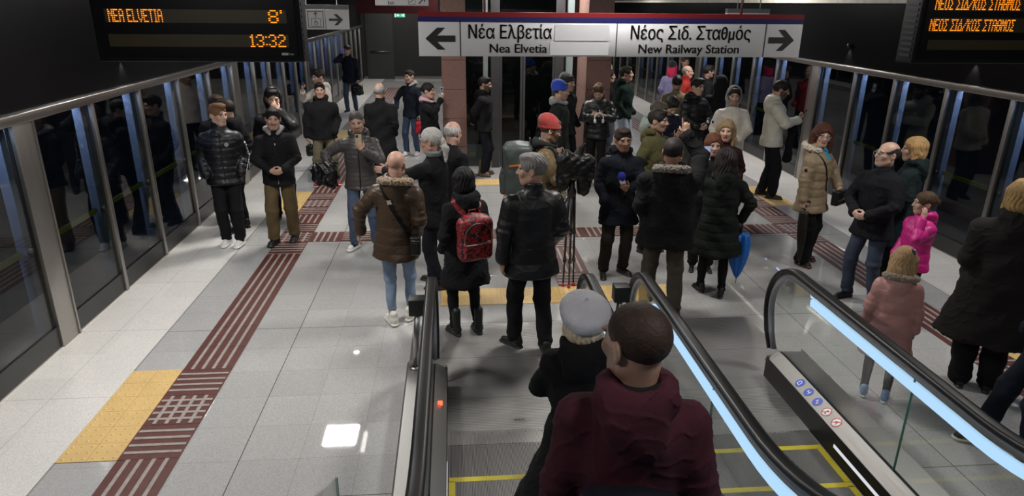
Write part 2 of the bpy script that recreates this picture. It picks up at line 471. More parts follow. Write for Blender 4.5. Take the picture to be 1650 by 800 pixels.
# ------------------------------------------------------------------ setting: floor, walls, ceiling
XL, XR = -3.50, 6.11
Y0, Y1 = -1.5, 28.3
def floor_material():
    m, nt, b = _nt('granite_floor')
    N = nt.nodes.new; L = nt.links.new
    tc = N('ShaderNodeTexCoord'); sp = N('ShaderNodeSeparateXYZ'); L(tc.outputs['Object'], sp.inputs[0])
    def M(op, a, b2=None, c=None):
        n = N('ShaderNodeMath'); n.operation = op
        for i, v in enumerate((a, b2, c)):
            if v is None: continue
            if isinstance(v, (int, float)): n.inputs[i].default_value = v
            else: L(v, n.inputs[i])
        return n.outputs[0]
    X, Y = sp.outputs[0], sp.outputs[1]
    def seam(c, x0, p, w):
        f = M('FRACT', M('DIVIDE', M('SUBTRACT', c, x0), p))
        return M('GREATER_THAN', M('ABSOLUTE', M('SUBTRACT', f, .5)), .5 - w / p)
    edge = M('ADD', M('LESS_THAN', X, -2.695), M('GREATER_THAN', X, 5.265))
    inner = M('SUBTRACT', 1.0, edge)
    fine = M('MAXIMUM', seam(X, -1.484, .4, .0016), seam(Y, 4.37, .4, .0016))
    dark = M('MAXIMUM', seam(X, -1.484, 2.4, .0035), seam(Y, 5.97, 2.4, .0035))
    efine = M('MAXIMUM', seam(X, -3.15, 20, .0018), seam(Y, 4.85, 1.17, .0022))
    border = M('MAXIMUM', M('LESS_THAN', M('ABSOLUTE', M('ADD', X, 2.695)), .004), M('LESS_THAN', M('ABSOLUTE', M('SUBTRACT', X, 5.265)), .004))
    # grain
    def noise(s, d=2, rough=.6):
        n = N('ShaderNodeTexNoise'); n.inputs['Scale'].default_value = s; n.inputs['Detail'].default_value = d; n.inputs['Roughness'].default_value = rough
        L(tc.outputs['Object'], n.inputs['Vector']); return n.outputs['Fac']
    grain = noise(190, 3, .8); blot = noise(1.1, 4)
    vo = N('ShaderNodeTexVoronoi'); vo.inputs['Scale'].default_value = 150; L(tc.outputs['Object'], vo.inputs['Vector'])
    spk = N('ShaderNodeMapRange'); L(vo.outputs['Color'], spk.inputs['Value']); spk.inputs['To Min'].default_value = .82; spk.inputs['To Max'].default_value = 1.12
    g = N('ShaderNodeMapRange'); L(grain, g.inputs['Value']); g.inputs['From Min'].default_value = .3; g.inputs['From Max'].default_value = .7; g.inputs['To Min'].default_value = .76; g.inputs['To Max'].default_value = 1.18
    bl = N('ShaderNodeMapRange'); L(blot, bl.inputs['Value']); bl.inputs['To Min'].default_value = .92; bl.inputs['To Max'].default_value = 1.06
    # tone of each slab
    wn = N('ShaderNodeTexWhiteNoise'); wn.noise_dimensions = '2D'
    cb = N('ShaderNodeCombineXYZ'); L(M('FLOOR', M('DIVIDE', M('SUBTRACT', X, -1.484), .4)), cb.inputs[0]); L(M('FLOOR', M('DIVIDE', M('SUBTRACT', Y, 4.37), .4)), cb.inputs[1])
    L(cb.outputs[0], wn.inputs[0])
    tl = M('ADD', M('MULTIPLY', wn.outputs[0], .10), .95)
    k = M('MULTIPLY', M('MULTIPLY', g.outputs[0], bl.outputs[0]), M('MULTIPLY', spk.outputs[0], tl))
    mixc = N('ShaderNodeMix'); mixc.data_type = 'RGBA'
    L(edge, mixc.inputs[0]); mixc.inputs[6].default_value = (.405, .40, .39, 1); mixc.inputs[7].default_value = (.66, .635, .60, 1)
    sc = N('ShaderNodeVectorMath'); sc.operation = 'SCALE'; L(mixc.outputs[2], sc.inputs[0]); L(k, sc.inputs['Scale'])
    sm1 = M('MULTIPLY', M('MULTIPLY', fine, inner), .35); sm2 = M('MULTIPLY', M('MULTIPLY', dark, inner), .82); sm3 = M('MULTIPLY', M('MULTIPLY', efine, edge), .5); sm4 = M('MULTIPLY', border, .75)
    smx = M('MAXIMUM', M('MAXIMUM', sm1, sm2), M('MAXIMUM', sm3, sm4))
    mx2 = N('ShaderNodeMix'); mx2.data_type = 'RGBA'; L(smx, mx2.inputs[0]); L(sc.outputs[0], mx2.inputs[6]); mx2.inputs[7].default_value = (.05, .042, .035, 1)
    L(mx2.outputs[2], b.inputs['Base Color'])
    rr = M('ADD', M('MULTIPLY', edge, .24), .032)
    L(rr, b.inputs['Roughness']); b.inputs['Specular IOR Level'].default_value = .5
    bp = N('ShaderNodeBump'); bp.inputs['Strength'].default_value = .25; bp.inputs['Distance'].default_value = .002; bp.invert = True
    L(smx, bp.inputs['Height']); L(bp.outputs['Normal'], b.inputs['Normal'])
    return m
M_FLOOR = floor_material()
struct(MB().bx(XL - .02, XR + .02, Y0, Y1, -.12, 0).build('floor', M_FLOOR))
M_BLACK = mat('black_panel', (.004, .004, .0045), .25, var=.05, spec=.10)
M_DARK = mat('dark_wall', (.006, .006, .0065), .6, var=.2, vscale=1.5)
M_TUN = mat('tunnel_concrete', (.045, .045, .048), .8, var=.3, vscale=1.2, bump=(20, .3, .01))
M_STEEL = brushed('brushed_steel', (.33, .315, .295), .34, (160, 160, 2))
M_STEELY = brushed('brushed_steel_long', (.42, .40, .38), .30, (200, 2, 200))
M_STEELD = brushed('brushed_steel_dark', (.26, .25, .24), .36, (160, 160, 2))
M_CEIL = mat('ceiling_panel', (.03, .03, .032), .8, var=.1, spec=.2)
struct(MB().bx(XL - 4.2, XR + 4.2, Y0 - .2, Y1 + .2, CEIL_Z, CEIL_Z + .12).build('ceiling', M_CEIL))
struct(MB().bx(XL - .06, XL - .01, Y0, Y1, 2.045, CEIL_Z).build('wall_left', M_BLACK))
struct(MB().bx(XR + .01, XR + .06, Y0, Y1, 2.045, CEIL_Z).build('wall_right', M_BLACK))
struct(MB().bx(XL - 4.2, XR + 4.2, Y1, Y1 + .15, -1.4, CEIL_Z).build('wall_back', M_DARK))
struct(MB().bx(XL - 4.2, XR + 4.2, Y0 - .15, Y0, -1.4, CEIL_Z).build('wall_front', M_DARK))
struct(MB().bx(XL - 4.3, XL - 4.2, Y0, Y1, -1.4, CEIL_Z).build('wall_left_tunnel', M_TUN))
struct(MB().bx(XR + 4.2, XR + 4.3, Y0, Y1, -1.4, CEIL_Z).build('wall_right_tunnel', M_TUN))
struct(MB().bx(XL - 4.2, XL - .02, Y0, Y1, -1.4, -1.2).build('floor_left_trackbed', M_TUN))
struct(MB().bx(XR + .02, XR + 4.2, Y0, Y1, -1.4, -1.2).build('floor_right_trackbed', M_TUN))
struct(MB().bx(XR - .03, XR + .008, 6.0, Y1, 2.955, 3.02).build('trim_1', mat('cream_trim', (.62, .58, .50), .5)))
# rear wall: grey service door, dark red beam across the passage
dr = MB().bx(-3.36, -2.30, Y1 - .05, Y1 - .003, 0, 2.55).bx(-3.30, -2.36, Y1 - .065, Y1 - .05, .03, 2.48)
dr = struct(dr.build('door_1', mat('grey_door', (.020, .021, .022), .5)))
MB().tube([(-3.2, Y1 - .10, 1.05), (-2.46, Y1 - .10, 1.05)], .022).tube([(-3.2, Y1 - .10, 1.05), (-3.2, Y1 - .06, 1.05)], .015).tube([(-2.46, Y1 - .10, 1.05), (-2.46, Y1 - .06, 1.05)], .015).build('push_bar', M_STEELD, dr)
struct(MB().bx(XL, -.19, Y1 - .012, Y1 - .002, 0, .10).build('baseboard_back', M_STEELD))
struct(MB().bx(-1.80, -.26, 13.9, 14.2, 2.70, CEIL_Z).build('beam', mat('dark_red_panel', (.022, .003, .004), .6, spec=.1)))
struct(MB().bx(XL + .02, -1.80, 13.98, 14.12, 2.86, CEIL_Z).build('beam_dark', M_BLACK))

# ------------------------------------------------------------------ platform screen doors along both edges
M_GLASS = pane('door_glass', (.42, .45, .45), 1.0, 1.5)
M_FIN = mat('pale_door_stile', (.42, .45, .52), .45, var=.06)
M_KICK = mat('kick_plate', (.014, .014, .015), .35, var=.1)
M_YG = mat('yellow_green_tape', (.40, .42, .02), .5)
M_RUB = mat('black_rubber', (.012, .012, .012), .55, var=.05)
n_door = 0
def screen_wall(xf, out, wide_ends, mull):
    """xf: platform-side face; out: +1/-1 direction of the track; each bay is its own door"""
    global n_door
    rail = MB().bx(xf - .035 if out > 0 else xf - .02, xf + .02 if out > 0 else xf + .035, Y0, Y1, 1.965, 2.045, bev=.006)
    struct(rail.build('trim_rail_' + ('right' if out > 0 else 'left'), M_STEELY))
    struct(MB().bx(xf, xf + out * .05, Y0, Y1, 0, .012).build('trim_sill_' + ('right' if out > 0 else 'left'), M_STEELY))
    ys = sorted(set(mull) | set(wide_ends))
    for a, b_ in zip(ys[:-1], ys[1:]):
        wide = b_ in wide_ends
        n_door += 1
        root = bpy.data.objects.new('door_%d' % (n_door + 1), None); COL.objects.link(root); root['kind'] = 'structure'
        root.location = (xf, (a + b_) / 2, 0)
        L = lambda y: y - (a + b_) / 2
        mw = .30 if wide else .055
        m = MB().bx(-.015 * out, .05 * out, L(b_) - mw, L(b_), 0, 1.966, bev=.004)
        if wide: m.bx(-.022 * out, -.012 * out, L(b_) - .035, L(b_) - .01, 0, 1.966)
        m.build('mullion', M_STEEL, root)
        ga, gb = L(a), L(b_) - mw
        MB().bx(.018 * out, .030 * out, ga, gb, .20, 1.966).build('glass_pane', M_GLASS, root)
        MB().bx(.004 * out, .045 * out, ga, gb, .012, .20).build('kick_plate', M_KICK, root)
        MB().bx(.055 * out, .135 * out, gb - .075, gb + .0, .02, 1.955).build('stile', M_FIN, root)
        if wide: MB().bx(.055 * out, .150 * out, gb + .06, gb + .24, .02, 1.955).build('stile', M_FIN, root)
        hb = MB().tube([(.085 * out, ga + .10, .93), (.085 * out, gb - .12, .93)], .022, 10)
        p = hb.build('push_bar', M_RUB, root)
        MB().bx(.060 * out, .066 * out, ga + .12, gb - .14, .905, .955).build('tape', M_YG, p)
        k = MB()
        k.lathe([(0, -.02), (.022, -.018), (.026, 0), (.022, .018), (0, .02)], (.045 * out, gb - .045, .93), 12, R=Matrix.Rotation(PI / 2, 3, 'Y'))
        k.build('handle_knob', M_STEELD, root)
per = 5.75
wl = [6.02 + per * i for i in range(-1, 4)]; ml = [6.02 + per * i + d for i in range(-1, 4) for d in (1.02, 2.09, 3.25, 4.40)]
screen_wall(XL, -1, [w for w in wl if w < Y1], [v for v in ml if v < Y1])
wr = [5.79 + per * i for i in range(0, 4)]; mr = [5.79 + per * i + d for i in range(-1, 4) for d in (1.32, 2.38, 3.44, 4.43)]
screen_wall(XR, 1, [w for w in wr if w < Y1], [v for v in mr if 1 < v < Y1])

# small scallop lamps on the dark panels above the doors
for i, (x, y, lab) in enumerate(((XL, 7.8, 'small wall lamp above the left glass doors with its scallop of light'), (XR, 10.47, 'small wall lamp high on the right black wall, the farther one'), (XR, 7.77, 'small wall lamp high on the right black wall, nearer one under the display'))):
    sgn = 1 if x < 0 else -1
    e = empty('wall_lamp', lab, 'lamp', (x - .01 * sgn, y, 2.34))
    MB().lathe([(.0, .03), (.022, .03), (.026, .0), (.026, -.03), (.020, -.03), (.018, -.01), (0, -.01)], (.035 * sgn, 0, 0), 14).build('lamp_body', M_RUB, e)
    MB().bx(0, .03 * sgn, -.012, .012, -.01, .014).build('bracket', M_RUB, e)
    MB().lathe([(0, -.0085), (.017, -.0085), (.017, -.0105), (0, -.0105)], (.035 * sgn, 0, 0), 12).build('bulb', glow('lamp_white', (1, .97, .9), 6), e)
    l = bpy.data.lights.new('lamp_spot', 'SPOT'); l.energy = 9; l.spot_size = rad(75); l.spot_blend = .6; l.shadow_soft_size = .012
    o = bpy.data.objects.new('lamp_spot', l); COL.objects.link(o); o.parent = e; o.location = (.035 * sgn, 0, -.02)

# ------------------------------------------------------------------ tactile paving
M_BR = mat('brown_tactile_tile', (.088, .024, .016), .5, var=.18, vscale=14, bump=(90, .2, .002))
M_BAR = mat('worn_bar_top', (.30, .255, .235), .45, var=.15, vscale=20)
M_YEL = mat('yellow_tactile_tile', (.60, .405, .155), .5, var=.07, vscale=5, bump=(120, .15, .002))
M_JOINT = mat('tile_joint', (.19, .12, .07), .8)
T = .4
def tile(mb, x, y, w, d, pat):
    g = .0018
    mb.bx(x + g, x + w - g, y + g, y + d - g, .0, .004, 0)
    h0, h1 = .004, .0075
    if pat in ('L', 'G'):       # bars along y
        n = 4
        for i in range(n):
            c = x + w * (i + .9) / (n + .8); mb.bx(c - .0135, c + .0135, y + (g if pat == 'L' else .012), y + d - (g if pat == 'L' else .012), h0, h1, 1)
    if pat in ('T', 'G'):
        n = 4
        for i in range(n):
            c = y + d * (i + .9) / (n + .8); mb.bx(x + .012, x + w - .012, c - .0135, c + .0135, h0, h1 + (.0003 if pat == 'G' else 0), 1)
def strip_long(x, ys, seq):
    mb = MB()
    for y, p in zip(ys, seq): tile(mb, x, y, .405, T, p)
    return mb
def seq_y(y):
    for c in (4.63, 10.3, 16.05, 21.8):
        if abs(y + T / 2 - c) < .2: return 'G'
        if abs(y + T / 2 - c) < .6: return 'T'
    if abs(y + .2 - 8.65) < .2: return 'G'
    if abs(y + .2 - 8.65) < .6: return 'T'
    return 'L'
ysl = [4.43 + T * i for i in range(-3, 52)]
# shift the rows so the crossing row sits on 8.45
def rows():
    out = []; y = 3.23
    while y < 8.0: out.append(y); y += T
    y = 8.05
    while y < 25: out.append(y); y += T
    return out
R_ = rows()
struct(strip_long(-2.295, R_, [seq_y(y) for y in R_]).build('tactile_strip_left', [M_BR, M_BAR]))
struct(strip_long(4.475, R_, [seq_y(y) for y in R_]).build('tactile_strip_right', [M_BR, M_BAR]))
mb = MB(); xs = [-1.89 + T * i for i in range(0, 16)]
for i, x in enumerate(xs):
    w = min(T, 4.475 - x)
    if w > .05: tile(mb, x, 8.45, w, T, 'T' if (i % 3 == 1 and 0 < i < 14) else 'L')
struct(mb.build('tactile_strip_cross', [M_BR, M_BAR]))
mb = MB(); y = 6.80
for i in range(4): tile(mb, 1.11, 6.80 + i * .4125, .405, .4125, 'T' if i in (0, 3) else 'L')
struct(mb.build('tactile_strip_to_escalator', [M_BR, M_BAR]))
def yellow(name, x0, x1, y0, y1, nx, ny):
    mb = MB()
    mb.bx(x0, x1, y0, y1, 0, .002, 1)
    for i in range(nx):
        for j in range(ny):
            a, b_ = x0 + (x1 - x0) * i / nx, x0 + (x1 - x0) * (i + 1) / nx; c, d = y0 + (y1 - y0) * j / ny, y0 + (y1 - y0) * (j + 1) / ny
            mb.bx(a + .0012, b_ - .0012, c + .0012, d - .0012, .001, .0045, 0)
            for u in range(3):
                for v in range(3):
                    mb.lathe([(.013, .0045), (.010, .0075), (0, .0082)], (a + (b_ - a) * (u + .5) / 3, c + (d - c) * (v + .5) / 3, 0), 8, 0)
    struct(mb.build(name, [M_YEL, M_JOINT]))
yellow('tactile_yellow_left', -2.695, -2.295, 4.03, 5.24, 2, 6)
yellow('tactile_yellow_left_middle', -2.695, -2.295, 9.75, 10.95, 2, 6)
yellow('tactile_yellow_left_far', -2.695, -2.295, 15.45, 16.65, 2, 6)
yellow('tactile_yellow_right', 4.88, 5.265, 4.03, 5.24, 2, 6)
yellow('tactile_yellow_right_middle', 4.88, 5.265, 9.75, 10.95, 2, 6)
yellow('tactile_yellow_escalator', -.17, 2.36, 6.38, 6.80, 12, 2)
yellow('tactile_yellow_lift', .30, .90, 11.25, 11.65, 3, 2)

# ------------------------------------------------------------------ lift shaft with granite pillars
def granite():
    m, nt, b = _nt('pink_granite'); N = nt.nodes.new; L = nt.links.new
    tc = N('ShaderNodeTexCoord'); n = N('ShaderNodeTexNoise'); n.inputs['Scale'].default_value = 130; n.inputs['Detail'].default_value = 4; n.inputs['Roughness'].default_value = .75
    L(tc.outputs['Object'], n.inputs['Vector']); r = N('ShaderNodeValToRGB')
    r.color_ramp.elements[0].position = .35; r.color_ramp.elements[0].color = (.125, .062, .05, 1); r.color_ramp.elements[1].position = .68; r.color_ramp.elements[1].color = (.26, .155, .13, 1)
    L(n.outputs['Fac'], r.inputs['Fac']); L(r.outputs['Color'], b.inputs['Base Color']); b.inputs['Roughness'].default_value = .35
    return m
M_GRAN = granite(); M_JD = mat('pillar_joint', (.03, .02, .018), .8)
for i, (xa, xb, d) in enumerate(((-.18, .22, .9), (2.24, 2.66, .9))):
    mb = MB(); z = 0
    mb.bx(xa + .008, xb - .008, 11.66, 11.65 + d - .01, 0, CEIL_Z, 1)
    for hgt in (.10, .48, .48, .48, .48, .48, .48, .64):
        mb.bx(xa, xb, 11.65, 11.65 + d, z + .003, min(z + hgt, CEIL_Z) - .003, 0); z += hgt
    struct(mb.build('pillar_' + ('left', 'right')[i], [M_GRAN, M_JD]))
lift = empty('lift', 'dark glass lift shaft with steel framed doors between the granite pillars', 'lift', (1.24, 12.6, 0))
M_LG = pane('lift_glass', (.25, .28, .28), 1.0, 1.5)
M_PALE = mat('pale_green_glass_edge', (.30, .38, .38), .3, var=.05)
M_DGREY = mat('dark_grey_metal', (.10, .10, .105), .4, .6, var=.06)
for x0, x1 in ((-.55, -.40), (.60, .75)): MB().bx(x0, x1, -.06, .06, 0, 3.5).build('post', M_DGREY, lift)
for x0, x1 in ((-.69, -.61), (.80, .92)): MB().bx(x0, x1, -.03, .03, 0, 3.5).build('corner_glass', M_PALE, lift)
for x0, x1, hx in ((-.40, .02, -.06), (.02, .60, .10)):
    dd = MB().bx(x0 + .006, x1 - .006, -.02, .0, .06, 2.15).build('door', M_LG, lift)
    MB().bx(x0 + .006, x0 + .045, -.03, .01, .02, 2.19).bx(x1 - .045, x1 - .006, -.03, .01, .02, 2.19).bx(x0 + .045, x1 - .045, -.03, .01, .02, .10).bx(x0 + .045, x1 - .045, -.03, .01, 2.12, 2.19).build('door_frame', M_DGREY, dd)
MB().bx(-1.05, 1.05, -.05, .05, 2.2, 2.34).build('transom', M_DGREY, lift)
for x0, x1 in ((-1.05, -.70), (.93, 1.05), (-.60, -.56), (-.4, .6)):
    MB().bx(x0, x1, -.008, .008, .02 if x0 != -.4 else 2.36, 3.5).build('glass_panel', M_LG, lift)
MB().bx(-1.05, 1.05, 2.2, 2.24, 0, 3.5).build('rear_wall', M_DARK, lift)
MB().tube([(-.66, -.10, .88), (-.66, -.10, 1.16)], .014).bx(-.72, -.60, -.12, -.05, .98, 1.10).build('call_panel', M_STEELD, lift)

# ------------------------------------------------------------------ ceiling light panels
M_LED = glow('led_panel', (1, .96, .9), 9)
for i, (x, y, w_) in enumerate(LIGHT_POS):
    e = empty('ceiling_light', 'square white ceiling light panel above the platform', 'light', (x, y, CEIL_Z), 0, 'square ceiling light panels')
    MB().bx(-.28, .28, -.28, -.25, -.02, 0).bx(-.28, .28, .25, .28, -.02, 0).bx(-.28, -.25, -.25, .25, -.02, 0).bx(.25, .28, -.25, .25, -.02, 0).build('frame', M_DGREY, e)
    MB().bx(-.25, .25, -.25, .25, -.018, -.002).build('diffuser', M_LED, e)

for i, (x, y) in enumerate(DOWN_POS):
    e = empty('downlight', 'small round recessed downlight in the dark ceiling', 'light', (x, y, CEIL_Z), 0, 'round ceiling downlights')
    MB().lathe([(.075, 0), (.085, -.004), (.07, -.012), (.055, -.004)], (0, 0, 0), 20).build('rim', M_DGREY, e)
    MB().lathe([(0, -.002), (.055, -.002), (.055, -.006), (0, -.006)], (0, 0, 0), 20).build('bulb', glow('downlight_glow', (1, .96, .9), 25), e)

e = empty('ceiling_light', 'narrow strip ceiling light beside the square panel over the left platform', 'light', (-1.50, 9.22, CEIL_Z))
MB().bx(-.05, .05, -.30, -.27, -.02, 0).bx(-.05, .05, .27, .30, -.02, 0).bx(-.05, -.035, -.27, .27, -.02, 0).bx(.035, .05, -.27, .27, -.02, 0).build('frame', M_DGREY, e)
MB().bx(-.035, .035, -.27, .27, -.018, -.002).build('diffuser', M_LED, e)

# ------------------------------------------------------------------ escalators
def zn(y):
    if y >= 2.75: return 0.0
    if y >= 1.75: return .5 * .57735 * (2.75 - y) ** 2
    return .2887 + .57735 * (1.75 - y)
def slope(y): return 0.0 if y >= 2.75 else (.57735 * (2.75 - y) if y >= 1.75 else .57735)
YE = -.9      # where the built part of the escalator ends behind the camera
def ys_range(a, b, step=.12):
    n = max(2, int(abs(a - b) / step)); return [a + (b - a) * i / n for i in range(n + 1)]
def sweep(path, prof, x, mi=0, mb=None):
    """path [(y,z)], prof [(dx, dn)] closed cross-section; dn along the path's normal"""
    mb = mb or MB(); vs = []; fs = []; n = len(prof); m = len(path)
    for i, (y, z) in enumerate(path):
        y1, z1 = path[min(i + 1, m - 1)]; y0, z0 = path[max(i - 1, 0)]
        t = Vector((0, y1 - y0, z1 - z0)).normalized(); nn = Vector((0, t.z, -t.y))
        for dx, dn in prof: vs.append(Vector((x + dx, y, z)) + nn * dn)
    for i in range(m - 1):
        for k in range(n): fs.append((i * n + k, i * n + (k + 1) % n, (i + 1) * n + (k + 1) % n, (i + 1) * n + k))
    fs.append(tuple(range(n - 1, -1, -1))); fs.append(tuple((m - 1) * n + k for k in range(n)))
    return mb.add(vs, fs, mi, True)
def grooved(name, col, axis, per, rough=.35, metal=.85, depth=.004, lo=.25, duty=.5):
    m, nt, b = _nt(name); N = nt.nodes.new; L = nt.links.new
    tc = N('ShaderNodeTexCoord'); sp = N('ShaderNodeSeparateXYZ'); L(tc.outputs['Object'], sp.inputs[0])
    a = N('ShaderNodeMath'); a.operation = 'MULTIPLY'; a.inputs[1].default_value = 2 * PI / per; L(sp.outputs[axis], a.inputs[0])
    s = N('ShaderNodeMath'); s.operation = 'SINE'; L(a.outputs[0], s.inputs[0])
    r = N('ShaderNodeMapRange'); r.inputs['From Min'].default_value = -.55; r.inputs['From Max'].default_value = .35; L(s.outputs[0], r.inputs['Value'])
    n = N('ShaderNodeTexNoise'); n.inputs['Scale'].default_value = 3; n.inputs['Detail'].default_value = 6; L(tc.outputs['Object'], n.inputs['Vector'])
    cr = N('ShaderNodeMix'); cr.data_type = 'RGBA'; cr.inputs[6].default_value = tuple(c * lo for c in col) + (1,); cr.inputs[7].default_value = tuple(col) + (1,)
    L(r.outputs[0], cr.inputs[0]); L(cr.outputs[2], b.inputs['Base Color'])
    rr = N('ShaderNodeMapRange'); rr.inputs['To Min'].default_value = rough - .12; rr.inputs['To Max'].default_value = rough + .14; L(n.outputs['Fac'], rr.inputs['Value']); L(rr.outputs[0], b.inputs['Roughness'])
    b.inputs['Metallic'].default_value = metal
    bp = N('ShaderNodeBump'); bp.inputs['Strength'].default_value = .6; bp.inputs['Distance'].default_value = depth; L(r.outputs[0], bp.inputs['Height']); L(bp.outputs['Normal'], b.inputs['Normal'])
    MATS[name] = m; return m
M_PLATE = grooved('grooved_landing_plate', (.36, .35, .34), 1, .016, .40, .75, .002, .72)
M_COMB = grooved('comb_plate_metal', (.55, .54, .52), 0, .0095, .33, .9, .003, .55)
M_COMBY = grooved('comb_plate_ribbed', (.50, .49, .47), 1, .020, .36, .85, .003, .5)
M_TREAD = grooved('step_tread', (.30, .29, .28), 0, .0095, .42, .8, .006, .22)
M_RISER = grooved('step_riser', (.22, .21, .20), 0, .0095, .45, .8, .006, .2)
M_YLINE = mat('yellow_step_edge', (.62, .50, .02), .5, bump=(60, .3, .002))
M_HAND = mat('black_handrail_rubber', (.008, .008, .008), .38, var=.03, spec=.32)
M_SKIRT = mat('black_skirt', (.004, .004, .0045), .35, var=.05, spec=.15)
M_BGLASS = pane('balustrade_glass', (.93, .95, .945), 1.0, 1.5)
M_GEDGE = mat('green_glass_edge', (.02, .16, .13), .2)
M_STRIP = glow('blue_white_led_strip', (.47, .73, 1.0), 1.0)
M_DECK = brushed('deck_steel', (.20, .195, .185), .48, (200, 3, 200))
M_DECKD = brushed('deck_steel_satin', (.30, .295, .285), .40, (200, 3, 200))
M_INNER = mat('grey_inner_rail', (.30, .31, .34), .35, .6, var=.04)
def rail_path(off=0.0, y_end=YE):
    """handrail centre line in (y,z): round the newel, along the top, up the incline; off shrinks it inward"""
    cy, cz, r = 4.70, .56, .40
    p = [(cy + .22 + .02 - off * .5, .19), (cy + .335 - off, .32)]
    for a in np.linspace(-25, 90, 15):
        p.append((cy + (r - off) * 1.0 * math.cos(rad(a)), cz + (r - off) * math.sin(rad(a))))
    for y in ys_range(4.55, y_end): p.append((y, .96 - off + zn(y) * 1.0 + off * 0))
    return p
def below(off, y0, y_end):      # line parallel to the handrail, off below it
    return [(y, .96 - off + zn(y)) for y in ys_range(y0, y_end)]
RAILPROF = [(-.036, -.012), (-.040, .004), (-.034, .020), (-.018, .027), (0, .029), (.018, .027), (.034, .020), (.040, .004), (.036, -.012), (.020, -.016), (-.020, -.016)]
RAILPROF = [(a, -b) for a, b in RAILPROF]
def stroke_icon(mb, segs, w, M, mi):
    for (x0, y0, x1, y1) in segs:
        d = Vector((x1 - x0, y1 - y0)); n_ = Vector((-d.y, d.x)).normalized() * w / 2
        q = [(x0 + n_.x, y0 + n_.y), (x1 + n_.x, y1 + n_.y), (x1 - n_.x, y1 - n_.y), (x0 - n_.x, y0 - n_.y)]
        vs = [M @ Vector((a, b, .0012)) for a, b in q] + [M @ Vector((a, b, .0018)) for a, b in q]
        mb.add(vs, [(0, 1, 2, 3), (7, 6, 5, 4), (0, 4, 5, 1), (1, 5, 6, 2), (2, 6, 7, 3), (3, 7, 4, 0)], mi)
def disc(mb, r, z0, z1, M, mi, n=28, r_in=0):
    ang = [2 * PI * k / n for k in range(n)]
    if r_in <= 0:
        vs = [M @ Vector((r * math.cos(a), r * math.sin(a), z)) for z in (z0, z1) for a in ang]
        mb.add(vs, [tuple(range(n - 1, -1, -1)), tuple(range(n, 2 * n))] + [(k, (k + 1) % n, n + (k + 1) % n, n + k) for k in range(n)], mi)
    else:
        vs = [M @ Vector((q * math.cos(a), q * math.sin(a), z)) for z in (z0, z1) for q in (r, r_in) for a in ang]
        fs = []
        for k in range(n):
            j = (k + 1) % n
            fs += [(k, j, n + j, n + k), (2 * n + k, 3 * n + k, 3 * n + j, 2 * n + j), (k, 2 * n + k, 2 * n + j, j), (n + k, n + j, 3 * n + j, 3 * n + k)]
        mb.add(vs, fs, mi)
